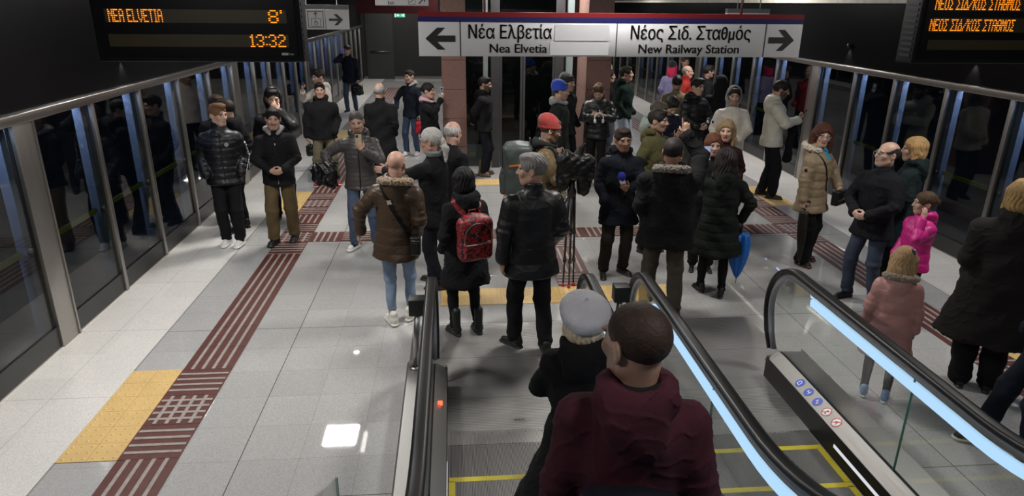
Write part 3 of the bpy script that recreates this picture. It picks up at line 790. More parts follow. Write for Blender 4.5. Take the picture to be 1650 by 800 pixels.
def escalator(xc, y_first, label, signs):
    E = empty('escalator', label, 'escalator', (0, 0, 0))
    plo, phi = (-.42, 1.225) if xc < 1 else (1.225, 2.87)
    # landing plates
    for (a, b_) in ((5.275, 5.93), (4.63, 5.27)):
        struct(MB().bx(plo, phi - .003, a, b_, -.01, .006).build('floor_landing_plate', M_PLATE))
    MB().bx(xc - .5, xc + .5, 4.20, 4.625, -.01, .006).build('comb_segment', M_COMBY, E)
    cb = MB().bx(xc - .5, xc + .5, 4.03, 4.197, -.01, .007)
    for i in range(50):
        x = xc - .5 + .01 + i * .02
        cb.prism([(4.03, .007), (4.0, -.004), (4.03, -.008)], 'x', x - .003, x + .003)
    cbo = cb.build('comb_plate', M_COMB, E)
    mb = MB()
    for i in range(8): mb.lathe([(.006, .007), (.006, .0085), (0, .009)], (xc - .42 + .12 * i, 4.16, 0), 8)
    mb.build('screw', M_STEELD, cbo)
    if not signs:
        pq = MB().bx(.40, .50, 4.285, 4.325, -.002, .0085).build('maker_plaque', M_STEELY, E)
        text('OTIS', .030, M_HAND, 'maker_lettering', pq, (.484, 4.316, .0087), rot=(0, 0, PI), sx=1.25, bold=.0006, depth=.0003)
    # steps
    y = y_first; k = 0
    MB().bx(xc - .49, xc + .49, y, 4.03, -.15, .003).build('step', M_TREAD, E)
    while y > YE:
        z = zn(y - .2) + .004
        st = MB().bx(xc - .49, xc + .49, y - .398, y, z - .30, z).build('step', M_TREAD, E)
        MB().bx(xc - .485, xc + .485, y - .002, y + .0015, z - .2, z - .004).build('riser', M_RISER, st)
        MB().bx(xc - .485, xc + .485, y - .045, y - .001, z - .002, z + .0012).bx(xc - .487, xc - .445, y - .397, y - .039, z - .002, z + .0012).bx(xc + .445, xc + .487, y - .397, y - .039, z - .002, z + .0012).build('edge_line', M_YLINE, st)
        y -= .4; k += 1
    for sd in (-1, 1):
        x = lambda o: xc + sd * o
        yy = ys_range(4.81, YE)
        # black skirt beside the steps
        mb = MB(); v = []
        for q in yy: v += [(x(.497), q, -.16 + zn(q)), (x(.497), q, .185 + zn(q)), (x(.53), q, .185 + zn(q)), (x(.53), q, -.16 + zn(q))]
        f = []
        for i in range(len(yy) - 1):
            for j in range(4): f.append((i * 4 + j, i * 4 + (j + 1) % 4, i * 4 + 4 + (j + 1) % 4, i * 4 + 4 + j))
        f += [(0, 1, 2, 3), tuple((len(yy) - 1) * 4 + j for j in (3, 2, 1, 0))]
        mb.add(v, f); sk = mb.build('skirt', M_SKIRT, E)
        MB().add([p for q in ys_range(3.72, 2.2) for p in ((x(.494), q, .085 + zn(q)), (x(.494), q, .11 + zn(q)), (x(.499), q, .11 + zn(q)), (x(.499), q, .085 + zn(q)))],
                 [(i * 4 + j, i * 4 + (j + 1) % 4, i * 4 + 4 + (j + 1) % 4, i * 4 + 4 + j) for i in range(len(ys_range(3.72, 2.2)) - 1) for j in range(4)] + [(0, 1, 2, 3)]).build('skirt_light', glow('skirt_led', (.95, .95, 1), .75), sk)
        # sloping inner deck, outer deck and outer cladding
        yd = [4.83, 4.80, 4.74] + ys_range(4.64, YE)
        def deck(o0, z0, o1, z1, th, name, m, drop=True):
            mb = MB(); v = []
            for i, q in enumerate(yd):
                dz = (-.04, -.012, -.002)[i] if i < 3 and drop else 0
                zz = zn(q) + dz
                v += [(x(o0), q, z0 + zz), (x(o1), q, z1 + zz), (x(o1), q, z1 + zz - th), (x(o0), q, z0 + zz - th)]
            f = [(0, 1, 2, 3), tuple((len(yd) - 1) * 4 + j for j in (3, 2, 1, 0))]
            for i in range(len(yd) - 1):
                for j in range(4): f.append((i * 4 + j, i * 4 + (j + 1) % 4, i * 4 + 4 + (j + 1) % 4, i * 4 + 4 + j))
            mb.add(v, f); return mb.build(name, m, E)
        dk = deck(.499, .188, .588, .246, .012, 'inner_deck', M_DECK)
        deck(.612, .246, .80, .236, .02, 'outer_deck', M_DECKD)
        deck(.80, .236, .812, .225, .24, 'cladding', M_DECKD, False)
        deck(.588, .236, .612, .236, .03, 'gasket', M_HAND)
        MB().bx(min(x(.499), x(.80)), max(x(.499), x(.80)), 4.795, 4.815, .006, .20, bev=.004).build('end_plate', M_DECKD, E)
        if signs and sd > 0:
            for i, yq in enumerate((4.33, 4.20, 4.07, 3.94, 3.81)):
                nrm = Vector((-(.246 - .188), 0, .089)).normalized(); ux = Vector((.089, 0, .058)).normalized(); uy = nrm.cross(ux)
                # pictogram up = away from the viewer, its right = up the slope
                c = Vector((x(.5435), yq, .2175 + zn(yq)))
                Mt = Matrix.Translation(c) @ Matrix((ux.to_4d(), uy.to_4d(), nrm.to_4d())).to_3x3().transposed().to_4x4()
                mb = MB()
                if i < 3:
                    disc(mb, .039, -.001, .001, Mt, 0)
                    ic = [[(-.02, -.02, -.02, .02), (-.02, .02, .015, .02), (.015, .02, .02, -.005), (-.012, -.012, .015, -.012)], [(-.02, -.015, .02, -.015), (0, -.015, 0, .02), (0, .004, .016, .016)], [(-.025, -.018, .02, .015), (-.01, -.008, -.002, -.024), (.01, .008, -.002, .022)]][i]
                    stroke_icon(mb, [tuple(q * .85 for q in t) for t in ic], .006, Mt, 1)
                    mb.build('pictogram', [mat('sign_blue', (.012, .06, .50), .4, var=0), mat('sign_white', (.75, .75, .75), .4, var=0)], dk)
                else:
                    disc(mb, .039, -.001, .0008, Mt, 0); disc(mb, .039, .0008, .0014, Mt, 1, r_in=.031)
                    ic = [[(-.022, -.002, .02, .006), (-.016, -.002, -.02, -.018), (.012, .004, .012, -.014)], [(-.02, -.012, .02, -.006), (0, -.010, 0, .016), (-.014, .008, .014, .004)]][i - 3]
                    stroke_icon(mb, [tuple(q * .85 for q in t) for t in ic], .006, Mt, 2)
                    stroke_icon(mb, [(-.024, .024, .024, -.024)], .006, Mt @ Matrix.Translation((0, 0, .0006)), 1)
                    mb.build('pictogram', [mat('sign_white', (.75, .75, .75), .4, var=0), mat('sign_red', (.55, .02, .02), .4, var=0), mat('sign_black', (.01, .01, .01), .5, var=0)], dk)
        if not signs and sd < 0:
            MB().bx(x(.545) - .016, x(.545) + .016, 4.215, 4.245, .215, .236).build('indicator_lamp', glow('red_indicator', (1, .06, .02), 5), dk)
        # glass, in two sheets with a seam
        xg = x(.60)
        rp = rail_path(.035)
        top = [(a, b) for a, b in rp if a > 3.26]
        poly1 = top + [(3.263, .96 - .035), (3.263, .235), (4.80, .235)]
        MB().prism(poly1, 'x', xg - .006, xg + .006).build('glass_panel', M_BGLASS, E)
        ya = ys_range(3.257, 1.60); yb = ys_range(1.594, YE)
        for yl in (ya, yb):
            MB().prism([(q, .925 + zn(q)) for q in yl] + [(q, .235 + zn(q)) for q in reversed(yl)], 'x', xg - .006, xg + .006).build('glass_panel', M_BGLASS, E)
        MB().bx(xg - .0065, xg + .0065, 3.2575, 3.2625, .235, .90).build('glass_edge', M_GEDGE, E)
        # handrail, its inner frame, light strip
        hr = sweep(rail_path(), RAILPROF, xg).build('handrail', M_HAND, E)
        sweep(rail_path(.042), [(-.022, -.022), (.022, -.022), (.016, .022), (-.016, .022)], xg).build('rail_frame', M_INNER, hr)
        sweep(below(.125, 4.44, YE), [(-.020, -.026), (.020, -.026), (.022, .0), (.020, .026), (-.020, .026), (-.022, 0)], xg).build('light_strip', M_STRIP, E)
    return E
escalator(.41, 3.69, 'left escalator with two people riding, ribbed steel steps and black handrails', False)
escalator(2.04, 3.86, 'right escalator, empty, with five round pictograms on its steel deck', True)
# posts with black boxes at the mouths of the escalators
M_BOX = mat('black_box', (.012, .012, .013), .45, var=.05)
for (x, y, xb, lab) in ((-.335, 4.72, -.300, 'slim steel post with a black box head beside the left handrail'), (1.215, 4.86, 1.29, 'black box on a steel post between the two middle handrails')):
    e = empty('sensor_post', lab, 'post', (x, y, .235 if x < 0 else .006))
    MB().tube([(0, 0, 0), (xb - x, 0, .50 if x < 0 else .73)], .022, 14).build('pole', M_STEELY, e)
    MB().lathe([(.0, 0), (.045, 0), (.045, .012), (.025, .018)], (0, 0, 0), 16).build('base', M_STEELD, e)
    MB().box((xb - x, 0, .535 if x < 0 else .765), (.062, .055, .065), 0, None, .006).build('sensor_box', M_BOX, e)
# wedge of guard glass beside the left escalator
g = empty('glass_guard', 'triangular tip of clear guard glass at the bottom edge left of the escalator', 'glass guard', (-.64, 2.98, 0))
MB().prism([(0, 0.0), (0, .60), (-2.4, 1.99), (-2.4, 0)], 'x', -.006, .006).build('glass_sheet', M_BGLASS, g)
MB().bx(-.02, .02, -2.4, -.3, 0.001, .05).build('floor_channel', M_STEELD, g)
MB().bx(-.0068, .0068, -.0025, .003, .0, .60).build('glass_edge', M_GEDGE, g)

# ------------------------------------------------------------------ hanging signs and displays
M_SW = mat('sign_face_white', (.50, .50, .51), .45, var=.02, spec=.3)
M_SWP = mat('sign_patch_white', (.51, .51, .525), .4, var=.02)
M_SK = mat('sign_black', (.006, .006, .006), .6, var=0, spec=.1)
M_SRED = mat('sign_band_red', (.15, .008, .010), .4, var=0)
M_SBLU = mat('sign_band_blue', (.012, .012, .085), .4, var=0)
M_GREYC = mat('grey_casing', (.10, .11, .115), .5, var=.05)
def arrow(mb, cx, cz, w, h, t, y, dirx, mi=0):
    """flat arrow with a shaft and open head, its thickness along y"""
    s = dirx
    sh = [(cx - s * w / 2, cz - t / 2), (cx + s * w * .36, cz - t / 2), (cx + s * w * .36, cz + t / 2), (cx - s * w / 2, cz + t / 2)]
    hd = [(cx + s * w / 2, cz), (cx + s * w * .10, cz + h / 2), (cx - s * w * .16, cz + h / 2), (cx + s * w * .22, cz), (cx - s * w * .16, cz - h / 2), (cx + s * w * .10, cz - h / 2)]
    mb.prism(sh, 'y', y - .002, y, mi)
    up = [hd[0], hd[1], hd[2], hd[3]]; dn = [hd[0], hd[3], hd[4], hd[5]]
    mb.prism(up, 'y', y - .0022, y, mi); mb.prism(dn, 'y', y - .0022, y, mi)
    return mb
SY = 6.5
s = empty('direction_sign', 'long white hanging sign with two arrows naming Nea Elvetia and New Railway Station', 'sign', (1.5, SY, 2.45))
x0, x1 = -1.80, 1.795
MB().bx(x0, x1, 0, .10, 0, .30, bev=.004).build('panel', M_SW, s)
MB().bx(x0, x1, -.002, .10, .345, .385).build('red_band', M_SRED, s)
MB().bx(x0, x1, -.002, .10, .302, .345).build('blue_band', M_SBLU, s)
for x in (-1.425, .018, 1.44): MB().bx(x - .004, x + .004, -.003, 0, 0, .302).build('divider', M_SK, s)
arrow(MB(), -1.605, .155, .27, .19, .055, -.001, -1).build('arrow', M_SK, s)
arrow(MB(), 1.60, .155, .25, .19, .055, -.001, 1).build('arrow', M_SK, s)
MB().bx(-.56, -.05, -.003, 0, .142, .285).build('blank_patch', M_SWP, s); MB().bx(-.60, -.05, -.003, 0, .014, .125).build('blank_patch', M_SWP, s)
text('Νέα Ελβετία', .168, M_SK, 'lettering', s, (-1.36, -.001, .158), sx=.775, bold=.0035)
text('Nea Elvetia', .112, M_SK, 'lettering', s, (-1.165, -.001, .035), sx=1.05, bold=.0025)
t_ = text('Νέος Σιδ. Στα0μός', .168, M_SK, 'lettering', s, (.14, -.001, .158), sx=.79, bold=.0035)
# the theta: a tall oval with a crossbar
def _right(q):
    o = text(q, .168, M_SK, 'measure', s, (0, 0, 0), bold=.0035); v = max(w_.co.x for w_ in o.data.vertices); m_ = o.data; bpy.data.objects.remove(o); bpy.data.meshes.remove(m_); return v
xa_, xb_ = _right('Νέος Σιδ. Στα') * .79 + .14, _right('Νέος Σιδ. Στα0') * .79 + .14
MB().bx(xa_ + .022, xb_ - .008, -.0035, -.001, .211, .225).build('lettering', M_SK, s)
text('New Railway Station', .112, M_SK, 'lettering', s, (.225, -.001, .035), sx=1.04, bold=.0025)
for x in (-1.2, 1.2): MB().tube([(x, .05, .385), (x, .05, CEIL_Z - 2.45)], .012).build('hanger_rod', M_STEELD, s)

w = empty('accessibility_sign', 'small white hanging sign with wheelchair lift symbol and right arrow', 'sign', (-1.60, 9.0, 2.585))
MB().bx(-.36, .335, 0, .08, 0, .235, bev=.003).build('panel', M_SW, w)
MB().bx(-.36, .335, -.003, .083, .235, .285).build('header', M_GREYC, w)
arrow(MB(), .185, .115, .17, .13, .028, -.001, 1).build('arrow', M_SK, w)
ic = MB()
def fr(mb, xa, xb, za, zb, t):
    mb.bx(xa, xb, -.003, 0, za, za + t); mb.bx(xa, xb, -.003, 0, zb - t, zb); mb.bx(xa, xa + t, -.003, 0, za + t, zb - t); mb.bx(xb - t, xb, -.003, 0, za + t, zb - t)
fr(ic, -.155, .035, .02, .215, .007); fr(ic, -.115, .0, .035, .13, .005)
ic.bx(-.062, -.052, -.003, 0, .142, .20); ic.prism([(-.085, .175), (-.057, .208), (-.029, .175), (-.040, .175), (-.057, .195), (-.074, .175)], 'y', -.003, 0)
Mw = Matrix.Translation((-.060, -.0005, .072)) @ Matrix.Rotation(PI / 2, 4, 'X')
disc(ic, .022, .0, .002, Mw, 0, r_in=.017)
stroke_icon(ic, [(-.004, .046, -.004, .012), (-.004, .022, .014, .022), (-.004, .012, .018, .010), (.018, .010, .026, -.012)], .006, Mw, 0)
ic.bx(.055, .058, -.003, 0, 0, .235)
ic.build('symbol', M_SK, w)
for x in (-.17, .2): MB().tube([(x, .04, .285), (x, .04, CEIL_Z - 2.585)], .006).build('hanger_rod', M_SW, w)

b2 = empty('hanging_sign', 'small white hanging sign behind the right end of the long direction sign', 'sign', (3.81, 9.0, 2.585))
MB().bx(-.28, .28, 0, .08, 0, .235, bev=.003).build('panel', M_SW, b2); MB().bx(-.28, .28, -.003, .083, .235, .285).build('header', M_GREYC, b2)
for x in (-.14, .16): MB().tube([(x, .04, .285), (x, .04, CEIL_Z - 2.585)], .006).build('hanger_rod', M_SW, b2)

ex = empty('exit_sign', 'white overhead Exit sign on the dark red beam', 'sign', (-.80, 12.0, 2.855))
MB().bx(-.44, .43, 0, .08, 0, .30, bev=.003).build('panel', M_SW, ex)
text('Exit', .075, M_SK, 'lettering', ex, (-.235, -.001, .018), sx=.9, bold=.0015)
text('Έξοδος', .10, M_SK, 'lettering', ex, (-.26, -.001, .115), sx=.9, bold=.002)
ic = MB(); fr(ic, .10, .215, .02, .14, .006); stroke_icon(ic, [(.12, .045, .14, .065), (.14, .065, .155, .065), (.155, .065, .19, .10)], .009, Matrix.Rotation(PI / 2, 4, 'X'), 0)
stroke_icon(ic, [(.27, .03, .36, .12), (.30, .125, .365, .125), (.362, .06, .362, .125)], .018, Matrix.Rotation(PI / 2, 4, 'X'), 0)
ic.build('symbol', M_SK, ex)
for x in (-.3, .3): MB().tube([(x, .04, .30), (x, .04, CEIL_Z - 2.855)], .008).build('hanger_rod', M_GREYC, ex)
gx = empty('emergency_exit_sign', 'small lit green and white emergency exit sign far down the passage', 'sign', (-1.415, 20, 2.51))
MB().bx(-.14, .14, 0, .05, 0, .10).build('panel', glow('exit_green', (.10, .55, .30), 1.0), gx)
ic = MB(); arrow(ic, -.05, .05, .07, .06, .02, -.001, -1); ic.bx(.05, .075, -.003, 0, .03, .06); ic.bx(.055, .07, -.003, 0, .065, .08); ic.bx(.09, .12, -.003, 0, .015, .09); ic.bx(-.14, -.115, -.003, 0, 0, .1)
ic.build('symbol', glow('exit_white', (.9, 1, .95), 1.2), gx)
MB().tube([(0, .025, .10), (0, .025, CEIL_Z - 2.51)], .01).build('hanger_rod', M_GREYC, gx)

FONT57 = {'N': '10001 11001 10101 10011 10001 10001 10001', 'E': '11111 10000 10000 11110 10000 10000 11111', 'A': '01110 10001 10001 11111 10001 10001 10001', 'L': '10000 10000 10000 10000 10000 10000 11111',
          'V': '10001 10001 10001 10001 10001 01010 00100', 'T': '11111 00100 00100 00100 00100 00100 00100', 'I': '111 010 010 010 010 010 111', 'O': '01110 10001 10001 10001 10001 10001 01110',
          'Σ': '11111 01000 00100 00010 00100 01000 11111', 'Δ': '00100 00100 01010 01010 10001 10001 11111', '/': '00001 00001 00010 00100 01000 10000 10000', 'K': '10001 10010 10100 11000 10100 10010 10001',
          'Θ': '01110 10001 10001 11111 10001 10001 01110', 'M': '10001 11011 10101 10101 10001 10001 10001', '8': '01110 10001 10001 01110 10001 10001 01110', "'": '1 1 0 0 0 0 0', '1': '010 110 010 010 010 010 111',
          '3': '01110 10001 00001 00110 00001 10001 01110', '2': '01110 10001 00001 00110 01000 10000 11111', ':': '0 1 0 0 0 1 0', ' ': '00 00 00 00 00 00 00'}
M_AMB = glow('amber_led', (1.0, .26, .012), 1.7)
M_OLIVE = mat('matrix_window', (.042, .032, .010), .35, var=.1)
def dots(textstr, h, x, z, y, parent, sx=1.0, right=False):
    """5x7 dot-matrix lettering made of small raised lamps"""
    p = h / 7; q = p * sx; W = sum(len(FONT57[c].split()[0]) + 1 for c in textstr) - 1
    if right: x = x - W * q
    mb = MB()
    for c in textstr:
        if c == ' ' and mb.v: mb.build('led_text', M_AMB, parent); mb = MB()
        g = FONT57[c].split()
        for r, row in enumerate(g):
            for k, v in enumerate(row):
                if v == '1': mb.bx(x + (k + .02) * q, x + (k + .98) * q, y - .002, y, z + h - (r + .78) * p, z + h - (r + .2) * p)
        x += (len(g[0]) + 1) * q
    return mb.build('led_text', M_AMB, parent)
M_CASE = mat('display_casing', (.005, .0055, .008), .45, var=.05, spec=.25)
M_FRONT = pane('display_window', (.85, .85, .85), .35, 1.4)
def display(x0, x1, label, rows):
    d = empty('information_display', label, 'display', ((x0 + x1) / 2, 4.2, 2.58))
    hw = (x1 - x0) / 2
    c = MB().bx(-hw, hw, 0, .17, 0, .62, bev=.012); c.build('casing', M_CASE, d)
    fr_ = MB(); fr_.bx(-hw + .03, hw - .03, -.006, .0, .03, .59); fr_.build('front_panel', mat('display_front', (.004, .0045, .007), .3, var=.05, spec=.25), d)
    for sx in (-1, 1):
        v = MB()
        for r in range(16): v.bx(sx * hw - .0035, sx * hw + .0035, .03, .14, .04 + r * .034, .056 + r * .034)
        v.build('vent_grille', M_CASE, d)
    for (za, zb, items) in rows:
        MB().bx(-hw + .075, hw - .075, -.009, -.005, za, zb).build('matrix_window', M_OLIVE, d)
        for it in items: dots(parent=d, y=-.010, **it)
    MB().tube([(-hw * .6, .085, .62), (-hw * .6, .085, CEIL_Z - 2.58)], .03).build('hanger_pole', M_CASE, d)
    MB().tube([(hw * .6, .085, .62), (hw * .6, .085, CEIL_Z - 2.58)], .03).build('hanger_pole', M_CASE, d)
    return d
d = display(-2.0, -.86, 'black hanging departure display at left showing amber NEA ELVETIA and 13:32',
        [(.215, .287, [dict(textstr='NEA ELVETIA', h=.072, x=-.475, z=.216, sx=.47), dict(textstr="8'", h=.074, x=.472, z=.215, sx=1.05, right=True)]), (.085, .153, [dict(textstr='13:32', h=.072, x=.478, z=.084, sx=.84, right=True)])])
lo = MB().bx(.448, .485, -.008, -.0055, .040, .054).build('maker_plate', M_SW, d)
text('bsys', .018, M_SW, 'maker_lettering', d, (.49, -.007, .042), sx=.9)
display(2.87, 4.05, 'black hanging departure display at right showing amber ΝΕΟΣ ΣΙΔ/ΚΟΣ ΣΤΑΘΜΟΣ lines',
        [(.315, .40, [dict(textstr='NEOΣ ΣIΔ/KOΣ ΣTAΘMOΣ', h=.072, x=-.515, z=.320, sx=.485)]), (.19, .275, [dict(textstr='NEOΣ ΣIΔ/KOΣ ΣTAΘMOΣ', h=.072, x=-.525, z=.196, sx=.485)]), (.085, .145, [])])

# ------------------------------------------------------------------ people
def skin_mat():
    if 'skin' in MATS: return MATS['skin']
    m, nt, b = _nt('skin')
    a = nt.nodes.new('ShaderNodeAttribute'); a.attribute_name = 'Col'
    nt.links.new(a.outputs['Color'], b.inputs['Base Color'])
    b.inputs['Roughness'].default_value = .48
    b.inputs['Subsurface Weight'].default_value = .12; b.inputs['Subsurface Radius'].default_value = (.01, .004, .002)
    MATS['skin'] = m
    return m
SKINS = {'fair': (.44, .275, .205), 'mid': (.36, .215, .155), 'olive': (.31, .18, .125), 'tan': (.26, .14, .092), 'rosy': (.43, .25, .19)}
FAB = {}
def fabric(col, kind='cloth'):
    if max(col) < .045 and kind != 'hair': col = tuple(c * .5 for c in col)
    key = kind + '_%03x%03x%03x' % tuple(int(c * 4095) for c in col)
    if kind == 'cloth': return mat(key, col, .88, bump=(160, .35, .003), spec=.22, sheen=.04 if max(col) > .05 else 0)
    if kind == 'nylon': return mat(key, col, .44, bump=(30, .35, .006), var=.08, spec=.36)
    if kind == 'leather': return mat(key, col, .42, bump=(60, .25, .004), var=.1, spec=.4)
    if kind == 'denim': return mat(key, col, .85, bump=(220, .4, .002), var=.22, vscale=9)
    if kind == 'fur': return mat(key, col, .9, bump=(110, .9, .01), var=.35, vscale=40, sheen=.4)
    if kind == 'hair': return mat(key, col, .6, spec=.22, bump=(90, .7, .005), var=.18, vscale=45)
    if kind == 'knit': return mat(key, col, .9, bump=(130, .7, .004), sheen=.25)
    if kind == 'shoe': return mat(key, col, .5, bump=(80, .2, .002))
    return mat(key, col, .6)

def ik(S, W, l1, l2, hint):
    S = V3(S); W = V3(W); d = W - S; L = np.linalg.norm(d)
    if L > (l1 + l2) * .995: W = S + d / L * (l1 + l2) * .995; d = W - S; L = np.linalg.norm(d)
    a = (l1 * l1 - l2 * l2 + L * L) / (2 * L); h = math.sqrt(max(l1 * l1 - a * a, 0))
    u = d / L; p = V3(hint) - u * (V3(hint) @ u); p = unit(p)
    return S + u * a + p * h, W

# arm poses: wrist target (outward, forward, height), elbow hint (out, fwd, up), finger direction (out, fwd, up), palm facing (out, fwd, up), curl
ARMS = {
    'hang':   ((.245, .03, .83), (.4, -.9, 0), (.02, .12, -1), (-1, .1, 0), .35),
    'pocket': ((.19, .11, .93), (.42, -1, 0), None, None, 0),
    'clasp':  ((.078, .25, 1.03), (.8, -.3, -.6), (-.9, .35, -.25), (-.15, -1, .25), .75),
    'front':  ((.05, .25, 1.12), (.9, -.1, -.7), (-.8, .6, .1), (-.2, -.6, .8), .6),
    'look':   ((.05, .30, 1.20), (.8, -.2, -.9), (-.25, .5, .75), (-.3, -.8, .45), .75),
    'photo':  ((.075, .31, 1.40), (.8, .1, -.9), (-.3, .25, 1), (-.2, -1, .2), .75),
    'high':   ((.09, .30, 1.52), (.8, .1, -.9), (-.3, .2, 1), (-.3, -1, .1), .75),
    'ear':    ((.13, .10, 1.52), (.7, .3, -1), (-.25, .0, 1), (-1, .1, 0), .6),
    'mouth':  ((.07, .20, 1.50), (.8, .2, -.9), (-.6, -.1, .8), (-.2, -1, .1), .7),
    'back':   ((.04, -.17, .97), (1, -.4, -.2), (-1, -.1, -.2), (0, -1, .1), .5),
    'cross':  ((-.05, .22, 1.12), (1, .2, -.5), (-1, .1, .1), (0, -1, 0), .5),
    'point':  ((.12, .27, 1.76), (.8, .4, -.5), (-.1, .25, 1), (0, 1, 0), .9),
    'carry':  ((.25, .05, .86), (.7, -.6, 0), (0, .1, -1), (-1, 0, 0), 1.0),
}
def hand_field(F, W, d, nrm, right, curl, s=1.0, point=False):
    d = unit(d); nrm = V3(nrm); nrm = unit(nrm - d * (nrm @ d)); sd = np.cross(d, nrm)      # sd: towards thumb on the right hand
    th = sd if right else -sd
    R = np.stack([th, d, nrm], 1)
    F.ell(W + d * .05 * s, (.041 * s, .056 * s, .017 * s), k=.012, R=R)
    F.cone(W - d * .02 * s, W + d * .02 * s, .026 * s, .027 * s, k=.015)
    for i, (o, l, r) in enumerate(((.030, .070, .0088), (.0102, .078, .0092), (-.0102, .073, .0088), (-.029, .058, .0078))):
        b = W + d * (.088 - abs(o) * .25) * s + th * o * s
        c = curl * (1 + .12 * i)
        if point and i == 0: c = .05
        a1 = c * .75; a2 = c * 1.75; a3 = c * 2.4
        e1 = d * math.cos(a1) + nrm * math.sin(a1) + th * o * 1.2
        e2 = d * math.cos(a2) + nrm * math.sin(a2); e3 = d * math.cos(a3) + nrm * math.sin(a3)
        p1 = b + unit(e1) * l * .48 * s; p2 = p1 + e2 * l * .32 * s; p3 = p2 + e3 * l * .2 * s
        F.cone(b, p1, r * s * 1.05, r * s, k=.006); F.cone(p1, p2, r * s, r * .92 * s, k=0); F.cone(p2, p3, r * .92 * s, r * .8 * s, k=0)
    b = W + d * .028 * s + th * .034 * s + nrm * .006 * s
    e1 = unit(d * .62 + th * .62 + nrm * (.25 + .4 * min(curl, 1))); e2 = unit(d * .9 + th * .1 + nrm * (.2 + .5 * min(curl, 1)))
    F.cone(b, b + e1 * .036 * s, .0125 * s, .0105 * s, k=.012); F.cone(b + e1 * .036 * s, b + e1 * .036 * s + e2 * .032 * s, .0105 * s, .0088 * s, k=.003)
    return W + d * .09 * s + nrm * .03 * s       # centre of the grip

def head_field(F, M, fem=False, k=1.0, nose=1.0):
    j = .93 if fem else 1.0
    F.ell((0, .014, .036), (.076, .096, .084), k=.02, M=M)
    F.ell((0, -.018, -.028), (.062 * j, .080, .086), k=.03, M=M)
    F.ell((0, -.060, -.088), (.030 * j, .026, .022), k=.03, M=M)
    for q in (-1, 1):
        F.cone((q * .052 * j, .005, -.06), (q * .022 * j, -.055, -.098), .018, .016, k=.03, M=M)      # jaw line
        F.ell((q * .040, -.066, -.022), (.020, .016, .018), k=.025, M=M)                              # cheek
        F.ell((q * .028, -.082, .024), (.026, .013, .008), k=.012, M=M)                               # brow
        F.ell((q * .031, -.103, .004), (.021, .020, .012), k=.014, op='s', M=M)                       # eye socket
        F.ell((q * .031, -.0745, .004), (.0145, .0125, .0115), k=.003, M=M)                           # eyeball
        F.ell((q * .079, .012, -.004), (.010, .021, .033), k=.008, M=M, R=rotz(q * -.35))             # ear
        F.ell((q * .088, .006, -.002), (.005, .010, .018), k=.006, op='s', M=M)
    F.cone((0, -.088, .014), (0, -.108 * nose, -.024), .0085, .0125, k=.012, M=M)
    for q in (-1, 1): F.ell((q * .012, -.096, -.028), (.009, .010, .008), k=.008, M=M)
    F.ell((0, -.088, -.0535), (.023, .011, .0055), k=.008, M=M)
    F.ell((0, -.086, -.0655), (.020, .011, .0065), k=.008, M=M)
    F.ell((0, -.103, -.0595), (.022, .006, .0018), k=.003, op='s', M=M)

